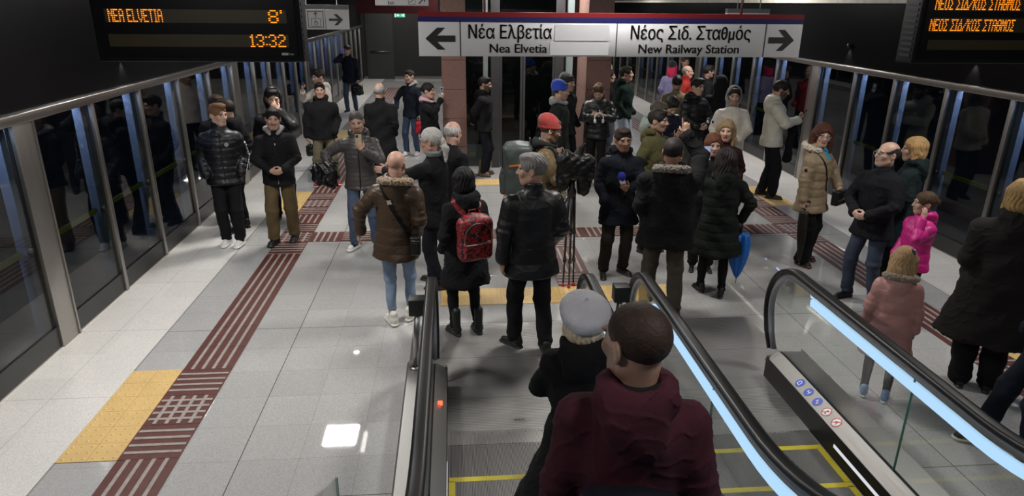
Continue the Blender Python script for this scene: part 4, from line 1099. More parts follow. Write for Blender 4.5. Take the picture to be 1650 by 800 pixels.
def hair_field(style, M, seed=0, amp=.004):
    F = Field(); e = lambda *a, **k: F.ell(*a, M=M, **k)
    face = lambda z=-.03, w=.074, y=-.112: e((0, y, z), (w, .064, .098), op='s', k=.012)
    nape = lambda z=-.17: e((0, .0, z), (.14, .16, .10), op='s', k=.012)
    def ears():
        for q in (-1, 1): e((q * .083, -.004, -.022), (.026, .026, .040), op='s', k=.01)
    if style in ('short', 'quiff', 'messy', 'buzz', 'crop', 'widow'):
        t = {'buzz': .0018, 'crop': .0045}.get(style, .009)
        e((0, .016, .036), (.077 + t, .097 + t, .085 + t))
        if style == 'quiff': e((0, -.045, .105), (.058, .05, .030), k=.03); e((0, -.085, .105), (.04, .022, .022), k=.02)
        if style == 'messy':
            e((0, -.02, .098), (.07, .075, .040), k=.03)
            for q in range(7): e((.055 * math.sin(q * 2.4), -.02 + .05 * math.cos(q * 1.9), .12 + .008 * math.sin(q)), (.024, .024, .018), k=.015)
        if style in ('short', 'crop'): e((0, -.04, .098), (.058, .05, .022), k=.03)
        if style == 'widow': e((0, -.125, .075), (.085, .075, .075), op='s', k=.02); face(-.02)
        else: face(-.032)
        nape(); ears()
    elif style == 'fringe':
        e((0, .020, .026), (.084, .100, .080)); e((0, -.045, .10), (.088, .112, .085), op='s', k=.012); face(-.01, .09); nape(-.165); ears()
    elif style in ('long', 'curly', 'wavy'):
        c = style == 'curly'; w = .022 if c else .013
        e((0, .016, .038), (.078 + w, .100 + w, .086 + w))
        e((0, .065, -.085), (.085 + w * 1.3, .060 + w, .135 + w), k=.04)
        for q in (-1, 1):
            F.cone((q * .078, .01, .02), (q * (.098 if c else .082), .005, -.15), .026 + w * .7, .024 + w * .7, k=.03, M=M)
        face(-.032, .074); amp = .009 if c else .004
    elif style == 'bob':
        e((0, .016, .038), (.092, .112, .100)); e((0, .045, -.05), (.092, .075, .075), k=.04)
        for q in (-1, 1): F.cone((q * .076, .0, .03), (q * .082, -.005, -.085), .026, .024, k=.03, M=M)
        face(-.030, .071); amp = .006
    elif style == 'updo':
        e((0, .016, .038), (.087, .107, .096)); face(-.035); nape(); ears(); e((0, .12, .02), (.035, .035, .035), k=.02)
    elif style == 'ponytail':
        e((0, .016, .038), (.086, .106, .094)); face(-.030, .072); nape(-.165); ears()
        e((0, .112, .0), (.024, .026, .024), k=.02)
        F.cone((0, .118, -.005), (.0, .135, -.08), .026, .033, k=.02, M=M); F.cone((0, .145, -.08), (.005, .130, -.21), .033, .010, k=.02, M=M)
    f = 95 if style not in ('curly',) else 62
    if style in ('buzz', 'crop'): amp = .0007 if style == 'buzz' else .0014
    R_, C_ = M[0], M[1]
    def post(P):
        q = (P - C_) @ R_        # strands run down and back from the crown
        a = np.arctan2(q[..., 0], q[..., 1] + .02); 
        return amp * .55 * np.sin(a * 26 + 2.5 * np.sin(q[..., 2] * 40 + seed) + 30 * q[..., 0]) + amp * .6 * wob(P, f * .6, seed)
    F.post = post
    return F

TOPS = {   # hem height, bulk, quilt, material kind, waist factor
    'jacket': dict(hem=.80, bulk=.012, quilt=None, kind='cloth'),
    'puffer': dict(hem=.80, bulk=.030, quilt=(.085, .012), kind='nylon'),
    'bomber': dict(hem=.82, bulk=.024, quilt=None, kind='cloth'),
    'leather': dict(hem=.74, bulk=.026, quilt=(.14, .005), kind='leather'),
    'coat': dict(hem=.56, bulk=.020, quilt=None, kind='cloth'),
    'longpuffer': dict(hem=.50, bulk=.028, quilt=(.10, .010), kind='nylon'),
    'parka': dict(hem=.66, bulk=.024, quilt=None, kind='cloth'),
    'hoodie': dict(hem=.84, bulk=.010, quilt=None, kind='cloth'),
    'flared': dict(hem=.36, bulk=.010, quilt=None, kind='cloth'),
}
PEOPLE = {}
def person(key, label, x, y, h, ang, z=0.0, top='jacket', tcol=(.012, .012, .014), tkind=None, hem=None, bulk=None, quilt='-', fem=False, wide=1.0,
           legs='trousers', lcol=(.012, .012, .014), lkind='cloth', legw=1.0, ankle=.075, shoe='shoe', scol=(.012, .012, .012), sole=(.02, .02, .02), scol2=None,
           R='hang', L='hang', lean=0, side=0, twist=0, head=(0, 0, 0), hs=1.08, feet=((-.10, .0, 8), (.10, .0, 8)), skin='mid', hair='short', hcol=(.02, .013, .009),
           hat=None, hatcol=(.02, .02, .02), collar='stand', ccol=None, beard=None, beardcol=None, glasses=None, extra=None, group=None, headup=0.0, vz=1.0, lips=None, zipper=False, nose=1.0, fold=1.0):
    rz = rad(ang)
    root = empty('person', label, 'person', (x, y, z), rz, group)
    s = h / 1.75
    dist = math.sqrt(x * x + y * y + 2.5)
    vb = min(.0090, max(.0042, dist * .00058)) / s * vz; vc = min(.013, max(.0062, dist * .00095)) / s * vz
    seed = sum(ord(c) for c in key) * .37
    rnd = random.Random(sum(ord(c) * (i + 3) for i, c in enumerate(key)))
    T = TOPS[top]; hem = T['hem'] if hem is None else hem; bulk = T['bulk'] if bulk is None else bulk
    q = T['quilt'] if quilt == '-' else quilt
    tkind = tkind or T['kind']
    # torso frame
    piv = V3(0, 0, .95)
    RT = rotx(rad(lean)) @ roty(rad(side)) @ rotz(rad(twist))
    o_t = piv - RT @ piv
    MT = (RT, o_t, 1.0)
    tw = lambda p: RT @ V3(p) + o_t
    dirw = lambda v: RT @ V3(v)
    shw = (.168 if fem else .185) * wide
    # ---- arms
    arms = {}
    for sd, spec in ((-1, R), (1, L)):
        sp = ARMS[spec] if isinstance(spec, str) else spec
        tg, hint, fd, pn, curl = sp[:5]
        S = tw((sd * shw, 0.005, 1.405))
        W = tw((sd * tg[0], -tg[1], tg[2]))
        E, W = ik(S, W, .285, .262, dirw((sd * hint[0], -hint[1], hint[2])))
        fdir = None if fd is None else dirw((sd * fd[0], -fd[1], fd[2]))
        pdir = None if pn is None else dirw((sd * pn[0], -pn[1], pn[2]))
        arms[sd] = (S, E, W, fdir, pdir, curl, isinstance(spec, tuple) and len(spec) > 5 and spec[5] == 'point' or spec == 'point')
    # ---- legs
    lg = {}
    for sd, ft in zip((-1, 1), feet):
        fx, ff, toe = ft[:3]; lift = ft[3] if len(ft) > 3 else 0
        A = V3(fx, -ff, .085 + lift); Hp = V3(sd * .088, 0, .90)
        K, A2 = ik(Hp, A, .425, .405, (sd * .12, -1, 0))
        lg[sd] = (Hp, K, A, toe * sd, lift)
    # ---- head frame
    N0 = tw((0, .018, 1.46)); Rh = RT @ rotz(rad(head[0])) @ rotx(rad(head[1])) @ roty(rad(head[2]))
    C = N0 + dirw((0, -.012, .042)) + Rh @ V3(0, -.012, .118 * hs + headup)
    MH = (Rh, C, hs)
    # ---- body: one continuous skin
    F = Field()
    F.loft([(.86, 0, .0, .115, .085), (.98, 0, 0, .125, .09), (1.12, 0, 0, .115, .08), (1.30, 0, 0, .13, .09), (1.42, 0, .005, .12, .06), (1.46, 0, .015, .05, .045)], M=MT)
    for sd in (-1, 1):
        S, E, W, fd, pd, cu, pt = arms[sd]
        F.cone(S - dirw((sd * .03, 0, .03)), E, .040, .036, k=.03); F.cone(E, W, .036, .026, k=.01)
        if fd is not None: hand_field(F, W, fd, pd, sd < 0, cu, .97 if not fem else .9, pt)
        Hp, K, A, toe, lift = lg[sd]
        F.cone(Hp, K, .07, .05, k=.03); F.cone(K, A, .046, .034, k=.01)
        Rz = rotz(rad(toe)); F.cone(A + Rz @ V3(0, .03, -.045), A + Rz @ V3(0, -.12, -.06), .028, .02, k=.02)
    F.cone(N0 - dirw((0, 0, .04)), C + Rh @ V3(0, .022, -.055) * hs, .054 if not fem else .046, (.056 if not fem else .046) * hs, k=.03)
    head_field(F, MH, fem, nose=nose)
    sk = V3(SKINS[skin]); sk = sk * (0.94 + .12 * rnd.random())
    hc = V3(hcol); bc = V3(beardcol if beardcol is not None else hcol)
    lipc = V3(lips) if lips is not None else sk * V3(.82, .55, .55)
    def colors(v):
        c = np.tile(sk, (len(v), 1))
        p = ((v - C) @ Rh) / hs
        X = np.abs(p[:, 0]); Y = p[:, 1]; Z = p[:, 2]
        hd = (np.linalg.norm(p, axis=1) < .16)
        fr = hd & (Y < -.03)
        if beard:
            bz = fr & (Z < -.032) & (Y < .03) & ~((np.abs(Z + .06) < .011) & (X < .02)) | (hd & (np.abs(Z + .05) < .045) & (X > .05) & (Y < -.0))
            if beard == 'moustache': bz = fr & (np.abs(Z + .043) < .007) & (X < .028)
            if beard == 'goatee': bz = fr & (X < .036) & (((Z < -.07)) | ((np.abs(Z + .043) < .008)))
            f = {'stubble': .35, 'full': .85, 'goatee': .7, 'moustache': .8}[beard]
            c[bz] = c[bz] * (1 - f) + bc * f
        lp = fr & (X < .023) & (np.abs(Z + .0595) < .0105) & (Y < -.082)
        c[lp] = lipc
        ey = fr & (((X - .031) / .0135) ** 2 + ((Z - .004) / .0075) ** 2 < 1) & (Y < -.06)
        c[ey] = (.55, .52, .48)
        ir = ey & (np.abs(X - .031) < .0062)
        c[ir] = (.02, .013, .01)
        up = fr & (np.abs(Z - .0115) < .0032) & (np.abs(X - .031) < .015)
        c[up] = c[up] * .35
        eb = fr & (np.abs(Z - (.0265 - (X - .03) * .18)) < .0048) & (X > .010) & (X < .052)
        if hat is None and hair == 'bald': c[eb] = c[eb] * .55
        else: c[eb] = c[eb] * .2 + hc * .8 * (.8 if hc.mean() < .2 else .55)
        return c
    # ---- garment
    J = Field()
    b = bulk; w = wide
    sh = .94 if fem else 1.0
    tors = [(1.475, 0, .016, .060 + b * .4, .058 + b * .4), (1.445, 0, .012, (.118 + b * .3) * w, .070 + b * .4), (1.405, 0, .008, (.158 + b * .4) * w * sh, .094 + b * .7),
            (1.33, 0, 0, (.168 + b) * w * sh, .116 + b), (1.22, 0, -.004, (.165 + b) * w, (.122 if not fem else .128) + b), (1.08, 0, 0, (.156 if not fem else .140) * w + b, .112 * (.5 + .5 * w) + b),
            (.95, 0, .003, (.168 if not fem else .172) * w + b, .120 * (.5 + .5 * w) + b), (.86, 0, .003, .176 * w + b * 1.1, .124 + b)]
    if hem < .84:
        fl = .20 if top != 'flared' else .36
        tors.append((hem, 0, .0, (.178 + (.86 - hem) * fl) * w + b * 1.1, .128 + (.86 - hem) * fl + b))
    else: tors = [t for t in tors if t[0] > hem + .02] + [(hem, 0, 0, .168 * w + b * .8, .118 + b * .8)]
    J.loft(tors, M=MT, quilt=q, rnd=.03)
    for sd in (-1, 1):
        S, E, W, fd, pd, cu, pt = arms[sd]
        r0 = .062 + b * .75; r1 = .052 + b * .6; r2 = .041 + b * .5
        qa = (q[0], q[1] * .8) if q else None
        if fem: r0 *= .92; r1 *= .9; r2 *= .9
        S2 = S - dirw((sd * .012, 0, .038 + b * .35))
        W2 = W + (W - E) / .262 * (-.022 if fd is not None else -.01)
        J.cone(S2, E, r0, r1, k=.045, quilt=qa); J.cone(E, W2, r1, r2, k=.018, quilt=qa)
        u = unit(W - E)
        J.cone(W2 - u * .03, W2 - u * .004, r2 + .004, r2 + .005, k=.006)
    # collar / hood shapes that belong to the jacket
    if collar in ('stand', 'hood_down', 'fur', 'scarf'):
        J.loft([(1.44, 0, .012, .092, .088), (1.50, 0, .016, .078, .078), (1.535, 0, .020, .080, .082)], M=MT, k=.03)
    if collar in ('hood_down', 'fur'):
        J.ell((0, .095, 1.475), (.135, .062, .085), k=.04, M=MT); J.ell((0, .135, 1.415), (.10, .045, .10), k=.04, M=MT)
        for sd in (-1, 1): J.ell((sd * .085, .03, 1.505), (.045, .075, .045), k=.03, M=MT)
        J.ell((0, .060, 1.575), (.082, .075, .055), k=.02, op='s', M=MT)
    if collar == 'high':
        J.loft([(1.43, 0, .012, .10, .092), (1.52, 0, .012, .088, .088), (1.575, 0, .012, .088, .090)], M=MT, k=.03)
    if collar == 'hood_up':
        J.loft([(1.43, 0, .012, .10, .095), (1.52, 0, .016, .090, .092), (1.56, 0, .02, .088, .092)], M=MT, k=.03)
        J.ell((0, .026, .022), (.104, .120, .128), k=.04, M=MH); J.cone((0, .05, -.11), (0, .05, -.05), .09, .1, k=.04, M=MH)
        J.ell((0, -.005, .018), (.086, .112, .112), op='s', k=.01, M=MH); J.ell((0, -.13, -.02), (.070, .10, .102), op='s', k=.015, M=MH)
    if collar == 'shirt':
        J.loft([(1.44, 0, .012, .085, .08), (1.495, 0, .018, .070, .07)], M=MT, k=.02)
    if collar != 'hood_up':
        J.ell((0, .008, 1.565), (.062, .066, .105), op='s', k=.01, M=MT)
        if collar in ('hood_down', 'shirt', 'fur'): J.cone((0, -.10, 1.52), (0, -.115, 1.40), .036, .006, op='s', k=.015, M=MT)
    fa = {'nylon': .006, 'leather': .0085, 'cloth': .0105}.get(tkind, .006) * fold
    zz = RT
    def post(P):
        f = fa * (np.sin(24 * P[..., 2] + 3 * np.sin(8 * P[..., 0] + seed) + 2.2 * np.sin(10 * P[..., 1] + seed)) * .6 + .5 * wob(P, 21, seed) - .55 * np.exp(-(wob(P, 33, seed + 5) / .11) ** 2) + .25)
        # creases gathering in the crook of each elbow
        for sd in (-1, 1):
            E = arms[sd][1]
            g = np.exp(-((P - E) ** 2).sum(-1) / .0065)
            f = f + .007 * g * np.sin(95 * ((P - E) @ unit(arms[sd][2] - arms[sd][0])) + seed)
        # centre-front closing
        Pl = (P - o_t) @ RT
        g = (np.abs(Pl[..., 0]) < .02) & (Pl[..., 1] < -.05) & (Pl[..., 2] < 1.45)
        f = f + np.where(g, .006 * np.exp(-(Pl[..., 0] / .007) ** 2), 0)
        return f
    J.post = post
    # ---- trousers / legs
    Lg = Field()
    if legs:
        kn, an = {'trousers': (.074, .066), 'jeans': (.070, .060), 'skinny': (.060, .046), 'leggings': (.056, .040), 'flare': (.072, .105), 'wide': (.085, .098), 'cargo': (.084, .074)}[legs]
        Lg.loft([(1.02, 0, 0, .128, .098), (.95, 0, 0, .142, .108), (.86, 0, .004, .150, .112), (.80, 0, 0, .138, .10)], k=.03)
        for sd in (-1, 1):
            Hp, K, A, toe, lift = lg[sd]
            Lg.cone(Hp + V3(0, 0, -.02), K, .090 * legw, kn * legw, k=.03)
            u = unit(A - K); A2 = A + u * (.085 - ankle) + V3(0, 0, 0)
            A2 = K + u * (np.linalg.norm(A - K) + .085 - ankle)
            if legs in ('flare', 'wide'):
                mid = (K + A2) / 2; Lg.cone(K, mid, kn * legw, kn * .92 * legw if legs == 'flare' else an * legw, k=.02); Lg.cone(mid, A2 + V3(0, .0, .02), kn * .92 * legw, an * .85 * legw, k=.02)
            else: Lg.cone(K, A2 - u * an * .6, kn * legw, an * legw, k=.02)
        A_ = [lg[-1], lg[1]]
        def postl(P):
            f = .004 * np.sin(30 * P[..., 2] + 2.5 * np.sin(14 * P[..., 0] + seed) + 2 * np.sin(12 * P[..., 1])) * np.clip(1.3 - P[..., 2], .2, 1)
            for Hp, K, A, toe, lift in A_:
                f = f + .006 * np.exp(-((P - K) ** 2).sum(-1) / .006) * np.sin(80 * P[..., 2] + seed)
                f = f + .008 * np.exp(-((P - A) ** 2).sum(-1) / .007) * np.sin(95 * P[..., 2] + 3 * np.sin(20 * P[..., 0]) + seed)
            return f if legs not in ('leggings',) else f * .3
        Lg.post = postl
    # ---- build meshes
    body = field_obj('body', F, vb, skin_mat(), root, s, colors=colors, it=0)
    tm = fabric(tcol, tkind)
    jn = {'coat': 'coat', 'longpuffer': 'coat', 'flared': 'coat', 'parka': 'parka', 'hoodie': 'hoodie'}.get(top, 'jacket')
    jk = field_obj(jn, J, vc, tm, root, s)
    if legs: field_obj({'jeans': 'jeans', 'leggings': 'leggings'}.get(legs, 'trousers'), Lg, vc, fabric(lcol, lkind), root, s)
    # ---- shoes
    for sd in (-1, 1):
        Hp, K, A, toe, lift = lg[sd]
        Sh = Field(); Ms = (rotz(rad(toe)), V3(A[0], A[1], lift), 1.0)
        wd = 1.0 if not fem else .86
        if shoe == 'sneaker':
            Sh.cone((0, .058, .018), (0, -.125, .018), .040 * wd, .045 * wd, k=.01, M=Ms, flat=((0, 0, 1), .42))
            Sh.cone((0, .050, .062), (0, -.115, .040), .038 * wd, .034 * wd, k=.015, M=Ms); Sh.cone((0, .03, .07), (0, .035, .115), .040, .043, k=.03, M=Ms)
            Sh.cone((0, -.02, .085), (0, -.06, .068), .022, .022, k=.02, M=Ms)
        elif shoe == 'boot':
            Sh.cone((0, .055, .020), (0, -.115, .020), .042 * wd, .045 * wd, k=.01, M=Ms, flat=((0, 0, 1), .5))
            Sh.cone((0, .045, .062), (0, -.105, .045), .040 * wd, .037 * wd, k=.02, M=Ms)
            Sh.cone((0, .03, .08), (K[0] * .0, .025, .27), .047 * wd, .054 * wd, k=.04, M=Ms)
        else:
            Sh.cone((0, .060, .014), (0, -.135, .012), .036 * wd, .037 * wd, k=.008, M=Ms, flat=((0, 0, 1), .36))
            Sh.cone((0, .050, .055), (0, -.125, .032), .036 * wd, .028 * wd, k=.02, M=Ms); Sh.cone((0, .03, .06), (0, .035, .10), .038 * wd, .040 * wd, k=.03, M=Ms)
        Sh.box((0, 0, -.06), (.2, .3, .06), op='s', k=.004, M=(np.eye(3), V3(A[0], A[1], lift), 1.0))
        th = .030 if shoe == 'sneaker' else (.032 if shoe == 'boot' else .020)
        c2 = scol2 if scol2 is not None else scol
        Rm, om, _ = Ms
        def mi(c, om=om, Rm=Rm):
            p = (c - om) @ Rm
            return np.where(p[:, 2] < th, 1, np.where((p[:, 1] < -.0) & (p[:, 1] > -.085) & (p[:, 2] > .05) | (p[:, 2] > .10), 2, 0))
        so = field_obj('shoe', Sh, min(vb * 1.25, .008), [fabric(scol, 'shoe'), fabric(sole, 'shoe'), fabric(c2, 'shoe')], root, s, mi=mi)
    # ---- hair, hats
    up = .004
    if hair != 'bald' and hat not in ('beanie',) and collar != 'hood_up' or hair in ('long', 'curly', 'wavy', 'bob') and collar != 'hood_up':
        Hf = hair_field(hair, MH, seed)
        if hat == 'beret': Hf.ell((0, .02, .175), (.16, .18, .135), op='s', k=.01, M=MH)
        field_obj('hair', Hf, vb * 1.1, fabric(hcol, 'hair'), root, s)
    elif collar == 'hood_up':
        Hf = hair_field('crop', MH, seed); field_obj('hair', Hf, vb * 1.3, fabric(hcol, 'hair'), root, s)
    elif hat == 'beanie' and hair != 'bald':
        Hf = hair_field('crop', MH, seed); field_obj('hair', Hf, vb * 1.3, fabric(hcol, 'hair'), root, s)
    if hat == 'beanie':
        B = Field()
        B.ell((0, .022, .056), (.094, .114, .088), k=.02, M=MH); B.ell((0, .060, .098), (.074, .080, .064), k=.05, M=MH)
        B.ell((0, -.01, -.075), (.2, .2, .115), op='s', k=.01, M=MH, R=rotx(-.16))
        B.torus((0, .012, .036), .086, .105, .0125, k=.014, M=(Rh @ rotx(-.16), C, hs))
        B.post = lambda P: .0016 * np.sin(260 * np.arctan2((P - C) @ Rh[:, 0], (P - C) @ Rh[:, 1]) * .09) + .002 * wob(P, 40, seed)
        field_obj('beanie', B, vb * 1.1, fabric(hatcol, 'knit'), root, s)
    if hat == 'beret':
        B = Field()
        RB = Rh @ rotx(-.30)
        MB_ = (RB, C + Rh @ V3(0, .028, .075), hs)
        B.ell((0, 0, .0), (.130, .137, .066), k=.02, M=MB_); B.ell((0, .03, -.035), (.105, .105, .05), k=.04, M=MB_)
        B.torus((0, -.012, -.055), .088, .102, .014, k=.02, M=MB_); B.ell((0, 0, -.085), (.086, .098, .05), op='s', k=.01, M=MB_)
        B.cone((0, .0, .060), (0, .0, .078), .009, .006, k=.006, M=MB_)
        def pb(P):
            l = ((P - MB_[1]) @ RB); a = np.arctan2(l[..., 0], l[..., 1])
            return .0035 * np.exp(-(np.sin(a * 4) / .16) ** 2) * np.clip(np.hypot(l[..., 0], l[..., 1]) / .08, 0, 1) + .003 * wob(P, 26, 1)
        B.post = pb
        field_obj('beret', B, vb, fabric(hatcol, 'knit'), root, s)
    # ---- collar pieces in another colour
    cc = ccol
    if collar == 'fur':
        U = Field()
        for i in range(15):
            a = -2.45 + 4.9 * i / 14
            p = tw((.135 * math.sin(a) , .055 + .115 * math.cos(a) - .0, 1.485 + .028 * math.cos(a)))
            U.ell(p, (.040, .040, .034), k=.025)
        U.post = lambda P: .007 * wob(P, 120, seed) + .006 * wob(P[..., ::-1], 210, seed)
        field_obj('fur_trim', U, vc * .75, fabric(cc or (.30, .22, .14), 'fur'), root, s)
    if collar == 'scarf' or (extra and 'scarf' in extra):
        U = Field()
        U.torus((0, .014, 1.515), .080, .080, .022, k=.02, M=MT); U.torus((0, -.012, 1.480), .090, .088, .022, k=.02, M=MT, R=rotx(.2))
        U.post = lambda P: .004 * wob(P, 45, seed)
        field_obj('scarf', U, vc * .8, fabric(cc or (.3, .3, .3)), root, s)
    if extra and 'hood' in extra:      # inner hoodie hood lying on the shoulders
        U = Field(); c_ = extra['hood']
        U.ell((0, .105, 1.485), (.115, .060, .070), k=.03, M=MT)
        for sd in (-1, 1): U.cone((sd * .095, .06, 1.50), (sd * .045, -.105, 1.455), .036, .020, k=.03, M=MT)
        U.ell((0, .02, 1.57), (.066, .085, .10), op='s', k=.01, M=MT)
        U.post = lambda P: .004 * wob(P, 38, seed)
        field_obj('hood', U, vc * .85, fabric(c_), root, s)
    if extra and 'inner' in extra:
        U = Field(); U.torus((0, .012, 1.515), .076, .076, .013, k=.01, M=MT); U.loft([(1.47, 0, .012, .086, .082), (1.52, 0, .014, .078, .078)], M=MT); U.ell((0, .010, 1.56), (.064, .068, .11), op='s', k=.01, M=MT)
        field_obj('inner_collar', U, vc * .8, fabric(extra['inner']), root, s)
    if extra and 'hoodup' in extra:    # hood of another colour pulled over the head
        U = Field()
        U.ell((0, .026, .022), (.106, .122, .130), k=.04, M=MH); U.cone((0, .045, -.12), (0, .04, -.05), .092, .1, k=.04, M=MH)
        U.ell((0, -.005, .018), (.088, .114, .114), op='s', k=.01, M=MH); U.ell((0, -.13, -.02), (.072, .10, .104), op='s', k=.015, M=MH)
        U.post = lambda P: .004 * wob(P, 30, seed)
        field_obj('hood', U, vc * .85, fabric(extra['hoodup']), root, s)
    if extra and 'headscarf' in extra:
        U = Field()
        U.ell((0, .026, .026), (.100, .118, .120), k=.04, M=MH); U.ell((0, .08, -.10), (.13, .10, .16), k=.06, M=MH)
        U.ell((0, -.14, -.02), (.066, .10, .098), op='s', k=.015, M=MH); U.post = lambda P: .006 * wob(P, 30, seed)
        field_obj('headscarf', U, vc * .85, fabric(extra['headscarf']), root, s)
    if glasses:
        g = MB(); f = lambda p: (Rh @ (V3(p) * hs) + C) * s
        for q_ in (-1, 1):
            g.tube([f((q_ * .033 + .021 * math.cos(a), -.106, .002 + .016 * math.sin(a))) for a in np.linspace(0, 2 * PI, 18, endpoint=False)], .0022 * s, 6, closed=True)
            g.tube([f((q_ * .055, -.104, .006)), f((q_ * .080, -.05, .008)), f((q_ * .086, .01, .010))], .0022 * s, 6)
        g.tube([f((-.013, -.106, .006)), f((0, -.110, .009)), f((.013, -.106, .006))], .002 * s, 6)
        gl = g.build('glasses', mat('frame_%d%d%d' % tuple(int(c * 99) for c in glasses), glasses, .3, var=0), root)
        for q_ in (-1, 1):
            lens = MB(); lens.add([f((q_ * .033 + .020 * math.cos(a), -.106, .002 + .015 * math.sin(a))) for a in np.linspace(0, 2 * PI, 16, endpoint=False)] +
                                    [f((q_ * .033 + .020 * math.cos(a), -.1045, .002 + .015 * math.sin(a))) for a in np.linspace(0, 2 * PI, 16, endpoint=False)],
                                    [tuple(range(16)), tuple(range(31, 15, -1))] + [(i, (i + 1) % 16, 16 + (i + 1) % 16, 16 + i) for i in range(16)])
            lens.build('lens', pane('lens_dark' if extra and 'shades' in extra else 'lens', (.05, .05, .05) if extra and 'shades' in extra else (.9, .9, .9)), gl)
    if zipper:
        ribbon(J, [tw((0, -.13 - b, z_)) for z_ in np.linspace(1.46, hem + .03, 14)], .012, .003, 'zip', zipper if not isinstance(zipper, bool) else mat('zip_black', (.02, .02, .02), .3, .6), root, s)
    # world transform helper
    c_, s_ = math.cos(rz), math.sin(rz)
    RW = np.array([[c_, -s_, 0], [s_, c_, 0], [0, 0, 1]])
    info = dict(root=root, F=J, s=s, RW=RW, o=V3(x, y, z), arms=arms, tw=tw, MT=MT, MH=MH, legs=lg, Lg=Lg, b=b, rz=rz, feet=feet)
    info['w'] = lambda p: RW @ (V3(p) * s) + V3(x, y, z)
    info['wd'] = lambda v: RW @ V3(v)
    for sd, nm in ((-1, 'R'), (1, 'L')):
        S, E, W, fd, pd, cu, pt = arms[sd]
        if fd is not None:
            d = unit(fd); n_ = unit(pd - d * (pd @ d))
            info['grip' + nm] = info['w'](W + d * .085 + n_ * .030); info['dir' + nm] = info['wd'](d); info['pal' + nm] = info['wd'](n_)
        info['wrist' + nm] = info['w'](W)
    PEOPLE[key] = info
    return info

# ------------------------------------------------------------------ the crowd
BLK = (.010, .010, .012); OFF = (.62, .60, .55)
KHAKI = (.105, .075, .035); DENIM = (.055, .085, .15); NAVY = (.010, .014, .030)
W_ = (.72, .71, .69)
person('puffer_lad', 'young man in glossy black puffer jacket and white sneakers, hands in pockets, leftmost in front', -2.80, 8.42, 1.75, 14, top='puffer', tcol=(.009, .010, .014), quilt=(.075, .011), R='pocket', L='pocket',
       head=(42, 4, 0), skin='fair', hair='quiff', hcol=(.13, .070, .034), collar='high', shoe='sneaker', scol=W_, sole=(.75, .74, .72), feet=((-.075, -.02, 20), (.085, .06, -24)), zipper=True, lean=-2)
person('lad_behind', 'young man whose face shows behind the glossy black puffer jacket at left', -3.12, 9.42, 1.73, 35, R='pocket', L='hang', skin='fair', hair='short', hcol=(.03, .018, .01), head=(10, 5, 0))
person('lad_profile', 'young man in black jacket turned away toward the glass doors behind the puffer jacket', -2.86, 9.02, 1.73, -115, R='pocket', L='pocket', skin='mid', hair='crop', hcol=(.018, .012, .009), top='bomber', collar='hood_down', feet=((-.11, .05, 8), (.11, -.03, 20)), head=(15, 6, 0))
person('hooded_mouth', 'man with black hood up and one hand raised to his mouth', -2.38, 9.42, 1.82, 8, top='bomber', tkind='nylon', collar='hood_up', L='mouth', R='pocket', skin='mid', hcol=(.012, .009, .008), head=(10, 8, 0), bulk=.032)
person('clasped_lad', 'young man in black jacket with grey hood, khaki cargo trousers and clasped hands', -2.17, 8.45, 1.70, 12, top='jacket', R='clasp', L='clasp', bulk=.02, extra={'hood': (.22, .22, .23)}, collar='shirt', legs='cargo', lcol=KHAKI, hair='short', hcol=(.010, .008, .007),
       beard='moustache', skin='mid', head=(2, 6, 4), shoe='boot', feet=((-.13, .05, 28), (.12, -.07, -14)), zipper=True)
person('sneaker_lad', 'man in black padded jacket, grey green trousers and red and black sneakers', -2.13, 11.38, 1.68, 9, top='bomber', bulk=.034, R=((.27, .03, .84), (.7, -.6, 0), (.02, .1, -1), (-1, .1, 0), 1.0), L='pocket', legs='cargo', lcol=(.11, .095, .06), hair='crop', hcol=(.010, .008, .007), skin='mid', collar='hood_down',
       shoe='sneaker', scol=(.30, .012, .012), sole=(.45, .43, .42), scol2=(.02, .02, .02), feet=((-.15, .03, 25), (.15, -.03, 25)), wide=1.06)
person('beige_hoodie', 'man in beige hoodie lifting a phone beside the dark glass doors', -2.36, 12.7, 1.76, -48, top='hoodie', tcol=(.50, .455, .40), collar='hood_down', R='photo', L='hang', hair='messy', hcol=(.012, .009, .008), beard='stubble', skin='mid', head=(-4, 6, 0), bulk=.02)
person('far_caller', 'man in navy coat holding a phone to his ear far down the left side', -2.83, 19.6, 1.78, -12, top='parka', hem=.78, tcol=(.012, .013, .035), R='ear', L='carry', hair='crop', hcol=(.02, .013, .01), legs='jeans', lcol=(.035, .055, .09), lkind='denim', feet=((-.10, .05, 10), (.11, -.05, 10)), head=(-15, 10, 0))
person('grey_back', 'grey haired man seen from behind in long black coat beside the brown strip', -1.15, 11.05, 1.71, 172, top='coat', R='pocket', L='hang', hair='fringe', hcol=(.26, .25, .24), skin='rosy', collar='stand', wide=1.1)
person('phone_man', 'man in charcoal quilted jacket and blue jeans holding a phone at his chin', -1.13, 8.18, 1.70, 4, top='puffer', tcol=(.050, .046, .045), tkind='nylon', quilt=(.055, .007), bulk=.02, R=((.33, .13, 1.05), (.9, -.4, -.3), (.7, .5, -.5), (-.3, .3, -1), .9),
       L=((.055, .26, 1.33), (.8, .1, -.9), (-.45, .15, 1), (-.3, -1, .1), .8), hair='buzz', hcol=(.05, .045, .042), beard='goatee', beardcol=(.06, .05, .045), skin='mid', head=(2, 8, -4), collar='hood_down', legs='jeans', lcol=(.055, .080, .135), lkind='denim',
       shoe='sneaker', scol=W_, sole=(.70, .69, .67), scol2=(.03, .03, .03), feet=((-.13, .0, 30), (.14, -.02, 4)), zipper=True)
